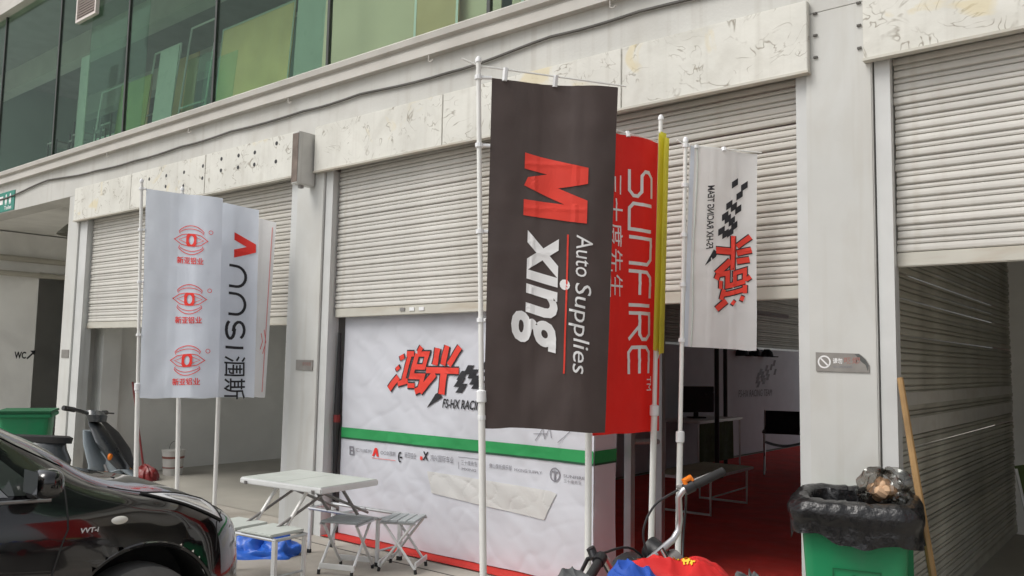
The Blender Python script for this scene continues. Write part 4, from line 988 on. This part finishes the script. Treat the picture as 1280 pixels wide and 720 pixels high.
# local +x forward
def loft(rings, n=20, cap=True):
    mb = MB(); k = len(rings)
    for (c, ru, rv, tilt) in rings:
        c = Vector(c)
        for j in range(n):
            a = 2*math.pi*j/n; y = ru*math.copysign(abs(math.cos(a))**.8, math.cos(a)); q = rv*math.copysign(abs(math.sin(a))**.8, math.sin(a))
            mb.v.append(tuple(c+Vector((q*math.cos(tilt), y, q*math.sin(tilt)))))
    for i in range(k-1):
        for j in range(n): mb.f.append((i*n+j, i*n+(j+1)%n, (i+1)*n+(j+1)%n, (i+1)*n+j))
    if cap: mb.f.append(tuple(range(n))[::-1]); mb.f.append(tuple((k-1)*n+j for j in range(n)))
    return mb
loft([((.50,0,.46),.07,.05,0),((.44,0,.55),.14,.09,-.3),((.31,0,.72),.19,.12,-.5),((.19,0,.87),.15,.09,-.5),((.11,0,.95),.08,.05,-.4)]).build('front_cowl', 'scootgrey', sc, True)
loft([((.22,0,.28),.17,.04,0),((.26,0,.50),.22,.05,-.25),((.16,0,.72),.21,.04,-.3),((.09,0,.86),.14,.03,-.3)]).build('leg_shield', 'scootblue', sc, True)
loft([((.60,0,.50),.05,.04,-.6),((.47,0,.70),.11,.035,-.6),((.33,0,.86),.10,.03,-.6),((.22,0,.95),.06,.02,-.6)]).build('nose_panel', 'black', sc, True)
loft([((.42,0,.42),.07,.12,0),((.40,0,.56),.12,.07,-.3),((.33,0,.64),.15,.05,-.3)]).build('apron', 'scootblue', sc, True)
for s in (-1, 1):
    MB().lathe([(.0,.03),(.03,.02),(.035,0)], 12, (.42, s*.15, .60), 'x').build('indicator', 'amber', sc, True)
loft([((.14,0,.95),.10,.07,0),((.12,0,1.02),.12,.09,0),((.09,0,1.07),.09,.06,0)]).build('handlebar_cover', 'scootgrey', sc, True)
hb = MB().tube([(.0,-.36,1.07),(.04,-.24,1.06),(.09,-.08,1.03),(.09,.08,1.03),(.04,.24,1.06),(.0,.36,1.07)], [.018,.018,.02,.02,.018,.018], 8).build('handlebar', 'scootgrey', sc, True)
for s in (-1, 1):
    MB().tube([(.03,s*.24,1.06),(-.01,s*.37,1.07)], .026, 8).build('grip', 'black', hb, True)
    MB().tube([(.09,s*.16,1.05),(.10,s*.25,1.06),(.06,s*.40,1.065)], .008, 6).build('lever', 'black', hb, True)
MB().lathe([(.13,-.05),(.20,-.055),(.225,-.03),(.225,.03),(.20,.055),(.13,.05)], 26, (.50,0,.225), 'y').build('wheel', 'rubber', sc, True)
MB().lathe([(.13,-.05),(.20,-.055),(.225,-.03),(.225,.03),(.20,.055),(.13,.05)], 26, (-.72,0,.225), 'y').build('wheel', 'rubber', sc, True)
loft([((.64,0,.40),.05,.02,0),((.52,0,.48),.09,.05,0),((.40,0,.44),.09,.06,0)]).build('fender', 'scootblue', sc, True)
for s in (-1, 1): MB().tube([(.50,s*.085,.225),(.34,s*.085,.52)], .018, 8).build('fork', 'steelgrey', sc, True)
MB().bbox((-.25,-.16,.26), (.22,.16,.32), .02).build('footboard', 'black', sc)
loft([((-.22,0,.36),.12,.05,0),((-.35,0,.55),.17,.22,0),((-.55,0,.66),.18,.36,0),((-.58,0,.72),.15,.38,0)]).build('rear_body', 'scootgrey', sc, True)
loft([((-.5,0,.72),.15,.36,0),((-.5,0,.78),.16,.37,0),((-.5,0,.80),.12,.33,0)]).build('seat', 'black', sc, True)
sc.rotation_euler = (R(-7), 0, R(32))

# ================================================================== BUCKET, MOP AND DUSTPAN IN BAY ONE
t = thing('paint_bucket', 'white plastic bucket with a dark red label by the left garage wall', 'bucket', (-11.02, 6.22, .004))
MB().lathe([(.125,0),(.15,.33),(.158,.33),(.158,.345),(.145,.345)], 24).build('body', 'bucket', t, True)
MB().lathe([(.1455,.23),(.1475,.26)], 24, caps=False).build('label_band', 'bucketband', t, True)
MB().lathe([(.1355,.10),(.1365,.115)], 24, caps=False).build('label_band', 'bucketband', t, True)
MB().tube([(.155*math.cos(R(a)), .02, .33+.13*math.sin(R(a))) for a in range(0, 181, 15)], .004, 6).build('handle', 'steelgrey', t, True)
t = thing('mop', 'red handled mop with a dark red head leaning in the left bay', 'mop', (-10.86, 5.72, .004))
MB().tube([(0,0,.12),(-.40,-.02,1.28)], .014, 8).build('handle', 'redplastic', t, True)
def mopf(u, v):
    a = u*2*math.pi; q = v*math.pi/2; n1 = noise.noise(Vector((math.cos(a)*4, math.sin(a)*4, v*4)))
    return (.03+.22*math.cos(q)*math.cos(a)*(1+.25*n1), .15*math.cos(q)*math.sin(a)*(1+.25*n1), .19*math.sin(q)*(1+.2*n1))
MB().grid(mopf, 40, 10).build('mop_head', 'redplastic', t, True)
t = thing('dustpan', 'yellow plastic dustpan beside the red mop', 'dustpan', (-11.18, 5.55, .004), R(30))
MB().add([(-.14,-.12,0),(.14,-.12,0),(.14,.12,.0),(-.14,.12,0),(-.14,-.12,.05),(.14,-.12,.05),(.14,.12,.22),(-.14,.12,.22)], [(0,1,2,3),(0,4,7,3),(1,5,6,2),(3,2,6,7),(4,5,1,0)]).build('pan', 'yellowplastic', t)
MB().tube([(0,.12,.2),(0,.16,.30)], .014, 6).build('handle', 'yellowplastic', t)

# ================================================================== MOTORCYCLE
mc = thing('motorcycle', 'motorcycle with clothes piled on its tank and high chrome handlebars', 'motorcycle', (-1.395, 2.865, 0), R(116), rx=R(-0))
LEAN = R(-9); mc.rotation_euler = (LEAN, 0, R(116))
# local: +x forward, +y left; lean to the left = positive y drops
mc.rotation_euler = (-LEAN*-1, 0, R(116))
ax = Vector((-math.sin(R(27)), 0, math.cos(R(27))))        # steering axis
SH = Vector((.02, 0, .86)); STEER = Matrix.Rotation(R(48), 3, ax)
def st(p): return SH+STEER@(Vector(p)-SH)
def ML(pts, r, name, m, par=mc, n=10, steer=True): return MB().tube([st(p) if steer else p for p in pts], r, n).build(name, m, par, True)
bar = [(-.13,.37,1.09),(-.09,.285,1.10),(-.055,.225,1.105),(-.035,.205,1.09),(.0,.185,1.01),(.015,.165,.975),(.02,.125,.96),(.02,0,.96),(.02,-.125,.96),(.015,-.165,.975),(.0,-.185,1.01),(-.035,-.205,1.09),(-.055,-.225,1.105),(-.09,-.285,1.10),(-.13,-.37,1.09)]
hbar = ML(bar, .0125, 'handlebar', 'alu', n=12)
for s in (-1, 1):
    ML([(-.078,s*.262,1.102),(-.085,s*.275,1.10),(-.132,s*.378,1.09),(-.135,s*.383,1.09)], [.015,.017,.017,.012], 'grip', 'rubber', hbar)
    ML([(-.060,s*.228,1.105),(-.076,s*.262,1.102)], .022, 'switch_housing', 'black', hbar)
    ML([(-.05,s*.235,1.11),(-.0,s*.25,1.11),(-.03,s*.31,1.10),(-.075,s*.385,1.09)], [.010,.008,.007,.005], 'lever', 'black' if s > 0 else 'steelgrey', hbar)
ML([(-.068,-.24,1.115),(-.068,-.24,1.135),(-.073,-.268,1.132),(-.073,-.268,1.118)], .012, 'brake_reservoir', 'amber', hbar)
ML([(-.04,.245,1.112),(-.03,.235,1.135),(-.03,.235,1.145)], .016, 'clutch_perch', 'black', hbar)
mb = MB()
for s in (-1, 1): mb.tube([st((.02,s*.045,.90)), st((.02,s*.045,.968))], .022, 10)
mb.build('bar_clamp', 'chrome', mc, True)
ML([(.03,-.11,.90),(.03,.11,.90)], .032, 'top_yoke', 'steelgrey'); ML([(.10,-.11,.74),(.10,.11,.74)], .03, 'bottom_yoke', 'steelgrey')
for s in (-1, 1):
    fk = ML([(.03,s*.10,.92),(.25,s*.10,.53)], .019, 'fork_leg', 'chrome'); ML([(.21,s*.10,.61),(.40,s*.10,.25)], .028, 'fork_slider', 'steelgrey', fk)
    ML([(.06,s*.07,.93),(.105,s*.07,.97)], .042, 'gauge', 'black', mc, 16); ML([(.058,s*.07,.928),(.06,s*.07,.932)], .040, 'gauge_face', 'screen', mc, 16)
hl = ML([(.10,0,.86),(.14,0,.87),(.22,0,.89),(.25,0,.895)], [.05,.085,.092,.08], 'headlamp', 'black', mc, 18); ML([(.25,0,.895),(.262,0,.90)], [.08,.06], 'headlamp_lens', 'headlight', hl, 18)
whc = st((.42,0,.215)); whc = Vector((whc.x, whc.y, .30))
def wheel(c, rot, name):
    w_ = MB().lathe([(.215,-.035),(.27,-.045),(.295,-.025),(.302,0),(.295,.025),(.27,.045),(.215,.035)], 36, (0,0,0), 'y').build(name, 'rubber', mc, True); w_.location = c; w_.rotation_euler = rot
    MB().lathe([(.214,-.03),(.20,-.03),(.195,0),(.20,.03),(.214,.03)], 36, (0,0,0), 'y', caps=False).build('rim', 'alu', w_, True)
    MB().lathe([(.04,-.05),(.055,-.04),(.055,.04),(.04,.05)], 16, (0,0,0), 'y').build('hub', 'alu', w_, True)
    sp_ = MB()
    for k in range(5):
        a = k*2*math.pi/5; sp_.tube([(.05*math.cos(a),0,.05*math.sin(a)), (.205*math.cos(a),0,.205*math.sin(a))], .018, 6)
    sp_.build('spokes', 'alu', w_, True)
wheel(whc, (0,0,R(46)), 'front_wheel'); wheel(Vector((-.98,0,.30)), (0,0,0), 'rear_wheel')
loft([((-.08,0,.80),.06,.04,1.2),((-.16,0,.82),.13,.09,1.4),((-.32,0,.81),.15,.11,1.5),((-.48,0,.78),.12,.09,1.5),((-.56,0,.76),.06,.05,1.5)]).build('tank', 'jacketred', mc, True)
loft([((-.50,0,.73),.11,.045,1.57),((-.70,0,.74),.14,.05,1.57),((-1.0,0,.78),.13,.05,1.5),((-1.18,0,.82),.07,.03,1.5)]).build('seat', 'black', mc, True)
MB().bbox((-.60,-.14,.32), (-.18,.14,.66), .03).build('engine', 'steelgrey', mc)
for s in (-1, 1):
    MB().tube([(-.04,0,.84),(-.20,s*.12,.60),(-.25,s*.14,.30),(-.62,s*.14,.30),(-.75,s*.12,.66),(-.04,s*.03,.84)], .018, 8).build('frame_tube', 'black', mc, True)
    MB().tube([(-.98,s*.11,.30),(-.60,s*.12,.34)], .022, 8).build('swingarm', 'black', mc, True)
    MB().tube([(-.95,s*.14,.34),(-.78,s*.15,.70)], [.03,.022], 10).build('shock', 'chrome', mc, True)
MB().tube([(-.30,-.16,.36),(-.5,-.18,.28),(-.8,-.19,.32),(-1.15,-.19,.42)], [.022,.025,.045,.045], 12).build('exhaust', 'chrome', mc, True)
MB().tube([(-.45,.14,.30),(-.50,.36,-.055)], .014, 8).build('side_stand', 'steelgrey', mc)
# cables looping from the levers
for k, pts in enumerate(([(-.03,-.225,1.11),(.02,-.13,1.105),(.05,-.05,1.05),(.06,-.02,.97),(.06,.0,.86)], [(-.04,-.25,1.10),(.06,-.29,1.02),(.12,-.24,.90),(.10,-.12,.78)], [(-.03,.24,1.11),(.04,.16,1.08),(.10,.0,1.0),(.10,-.05,.81)], [(-.04,.22,1.10),(.05,.17,1.0),(.09,.07,.88)])):
    Pq = []
    for i in range(len(pts)-1):
        for j in range(6): Pq.append(tuple(crl([p[c] for p in pts], i+j/6) for c in range(3)))
    Pq.append(pts[-1]); ML(Pq, .0045, 'cable', 'black', mc, 6)
# clothes over the tank
def drape(cx, cy, rx, ry, h, z0, seed, amp=.05):
    """heap of crumpled cloth: returns its height field and its mesh"""
    def hz(x, y):
        r = math.hypot(x, y); n1 = noise.noise(Vector((x*1.8+seed, y*1.8, seed))); n2 = noise.noise(Vector((x*4+seed, y*4, seed+3)))
        ridge = (1-abs(noise.noise(Vector((x*2.4+y*1.3+seed, y*2.2-x*.8, seed+7)))))**2.5; ridge2 = (1-abs(noise.noise(Vector((x*3.6-y*2+seed, y*3.2, seed+11)))))**3
        return z0+h*(1-min(1.2,r)**3.6)*(1+.22*n1)+amp*.45*ridge+amp*.22*ridge2+.010*n2-amp*.3
    def fn(u, v):
        a = u*2*math.pi; n3 = noise.noise(Vector((math.cos(a)*2, math.sin(a)*2, seed))); k = 1+.30*n3+.08*noise.noise(Vector((math.cos(a)*6, math.sin(a)*6, seed)))
        x, y = v*math.cos(a)*k, v*math.sin(a)*k
        return (cx+rx*x, cy+ry*y, hz(x, y))
    return MB().grid(fn, 110, 40), (lambda X, Y: (X, Y, hz((X-cx)/rx, (Y-cy)/ry)+.006))
t = thing('red_jacket', 'red jacket with yellow lettering spread over the motorcycle tank', 'jacket', mc.location, 0); t.rotation_euler = mc.rotation_euler
g_, on = drape(-.27, -.03, .21, .27, .20, .80, 1.7, .055); g_.build('fabric', 'jacketred', t, True)
for k, (x0, y0, b_) in enumerate(((-.30,.05,.5),(-.305,.03,.5),(-.31,.01,.5),(-.315,-.04,1.0),(-.32,-.07,1.0),(-.33,-.10,1.0),(-.34,-.125,.9))):
    decal('lettering', merge2d(stroke2d([(0,0),(.022*b_,0),(.022*b_,-.016*b_)], .006), stroke2d([(.0,-.010*b_),(.02*b_,-.02*b_)], .006), stroke2d([(.011*b_,.006),(.008*b_,-.02*b_)], .005)), lambda x, y: on(x0+x, y0+y), 'jacketyellow', t, .008)
t = thing('blue_cloth', 'bright blue cloth bundled on the red jacket', 'cloth', mc.location, 0); t.rotation_euler = mc.rotation_euler
drape(-.46, .06, .16, .14, .21, .80, 4.2, .055)[0].build('fabric', 'jacketblue', t, True)
t = thing('grey_jacket', 'grey jacket heaped at the left of the motorcycle tank', 'jacket', mc.location, 0); t.rotation_euler = mc.rotation_euler
drape(-.42, .26, .18, .15, .20, .80, 6.6, .055)[0].build('fabric', 'jacketgrey', t, True)
drape(-.40, -.29, .12, .07, .15, .80, 8.1, .06)[0].build('sleeve', 'jacketgrey', t, True)

# ================================================================== INSIDE THE MIDDLE BAY
t = thing('cloth_wall', 'dim white cloth wall with a chequered logo at the back of the middle bay', 'banner', (0,0,0))
def cw(y, z, off=0.): return Vector((-6.38+.015*noise.noise(Vector((y*1.1, z*1.4, 2)))+off, y, z))
MB().grid(lambda u, v: cw(9.2+9.0*u, .03+1.95*v), 60, 16).build('cloth', 'white_cloth', t, True)
for c in hx_checks()[:-1]: decal('chequer', c, lambda x, y: cw(14.2+x*1.6, 1.25+y*1.6, .006), 'print_grey', t)
decal('lettering', fit_text('FS-HX RACING TEAM', 1.6, .13, shear=.2), lambda x, y: cw(14.6+x, 1.08+y, .006), 'print_grey', t)
MB().box((-6.45,9.2,1.98), (-6.41,18.2,2.02)).build('rail', 'alu', t)
t = thing('low_bench', 'low grey folding bench with sled legs on the red carpet', 'bench', (-4.38, 9.05, .016), R(2))
MB().bbox((-.33,-.72,.40), (.33,.72,.43), .006).build('top', 'alu', t); MB().box((-.31,-.70,.4305), (.31,.70,.436)).build('mat', 'greencover', t)
for y in (-.50, .56):
    MB().tube([(.30,y,.40),(.30,y,.015),(-.30,y,.015),(-.30,y,.40)], .016, 8).build('leg_frame', 'alu_white', t, True)
MB().tube([(.30,-.50,.2),(.30,.56,.2)], .010, 6).build('stretcher', 'alu_white', t, True)
t = thing('desk', 'white table covered with dark cloth under the monitor', 'table', (-6.0, 12.4, .016), R(90))
MB().bbox((-.8,-.32,.76), (.8,.32,.80), .006).build('top', 'alu_white', t)
MB().grid(lambda u, v: (-.78+1.2*u, -.31-.01*math.sin(u*20)*v, .755-.60*v), 30, 6).build('cloth_cover', 'armygreen', t, True)
for x in (-.75, .75):
    for y in (-.28, .28): MB().tube([(x,y,0),(x,y,.76)], .016, 8).build('leg', 'alu', t)
t = thing('monitor', 'black flat monitor standing on the desk at the back', 'monitor', (-6.05, 12.25, .818), R(62))
MB().bbox((-.33,-.02,.09), (.33,.02,.50), .008).build('screen', 'screen', t); MB().bbox((-.04,.0,.0), (.04,.03,.12), .004).build('neck', 'black', t); MB().bbox((-.13,-.09,0), (.13,.10,.02), .006).build('foot', 'black', t)
t = thing('camping_chair', 'dark blue folding camping chair in the middle bay near the right pillar', 'chair', (-4.85, 12.75, .016), R(20))
for s in (-1, 1):
    MB().tube([(s*.27,-.25,0),(s*.27,.22,.48)], .013, 8).build('leg', 'alu', t); MB().tube([(s*.27,.25,0),(s*.27,-.22,.48)], .013, 8).build('leg', 'alu', t)
    MB().tube([(s*.27,.2,.45),(s*.27,.30,.95)], .013, 8).build('back_post', 'alu', t); MB().bbox((s*.27-.03,-.24,.62), (s*.27+.03,.24,.645), .008).build('armrest', 'black', t)
    MB().tube([(s*.27,-.22,.48),(s*.27,-.22,.62)], .012, 8).build('arm_post', 'alu', t)
MB().grid(lambda u, v: (-.26+.52*u, -.22+.45*v, .47-.05*math.sin(u*math.pi)), 8, 6).build('seat', 'darkcloth', t, True)
MB().grid(lambda u, v: (-.27+.54*u, .21+.085*v+.03*math.sin(u*math.pi), .58+.36*v), 8, 6).build('backrest', 'darkcloth', t, True)
for k, (y, lab) in enumerate(((14.6,'leftmost'),(15.2,'middle'),(15.8,'rightmost'))):
    t = thing('black_cap', 'black cap hanging on the rail of the cloth wall, %s of three' % lab, 'cap', (-6.30, y, 1.93), 0, 'caps on the cloth wall')
    loft([((0,0,-.09),.13,.12,0),((0,0,.0),.11,.10,0),((0,0,.06),.05,.05,0)], 14).build('crown', 'darkcloth', t, True)
    MB().bbox((.08,-.08,-.095), (.20,.08,-.075), .006).build('peak', 'darkcloth', t)
for k, (x, y, zt, lab) in enumerate(((-5.4,11.6,3.4,'dark pole standing left of the cloth wall in the middle bay'),(-5.9,13.0,3.4,'dark pole standing behind the desk in the middle bay'))):
    tag(MB().tube([(x,y,.016),(x,y,zt)], .035, 10).tube([(x,y,.016),(x,y,.03)], .09, 12).build('support_pole', 'black'), lab, 'pole')
# green folding chair in the right bay
t = thing('folding_chair', 'army green canvas folding chair at the right edge in the right bay', 'chair', (-.62, 7.35, .004), R(62))
for s in (-1, 1):
    MB().tube([(s*.24,-.26,0),(s*.24,.20,.46),(s*.24,.30,.92)], .012, 8).build('leg', 'alu', t, True); MB().tube([(s*.24,.26,0),(s*.24,-.22,.46)], .012, 8).build('leg', 'alu', t, True)
MB().tube([(-.24,-.05,.23),(.24,-.05,.23)], .010, 8).build('stretcher', 'alu', t)
MB().grid(lambda u, v: (-.24+.48*u, -.22+.42*v, .455-.04*math.sin(u*math.pi)), 8, 6).build('seat', 'armygreen', t, True)
MB().grid(lambda u, v: (-.25+.50*u, .205+.10*v+.04*math.sin(u*math.pi), .50+.44*v), 8, 6).build('backrest', 'armygreen', t, True)

# unseen flags added off to the right for red and yellow car reflections
make_flag('red_flag', 'plain red flag added out of view past the green bin for the car reflection', (1.55,4.30,0), (1.55,4.28,3.2), ((1.57,4.29,3.1),(1.95,3.72,3.08),(1.57,4.29,1.2),(1.97,3.74,1.2)), 'flag_red', amp=.03, ph=.4)
make_flag('yellow_flag', 'plain yellow flag added out of view past the green bin for the car reflection', (2.3,4.45,0), (2.3,4.45,3.2), ((2.32,4.44,3.1),(2.6,4.0,3.08),(2.32,4.44,1.2),(2.6,4.02,1.2)), 'flag_yellow', amp=.03, ph=1.4)
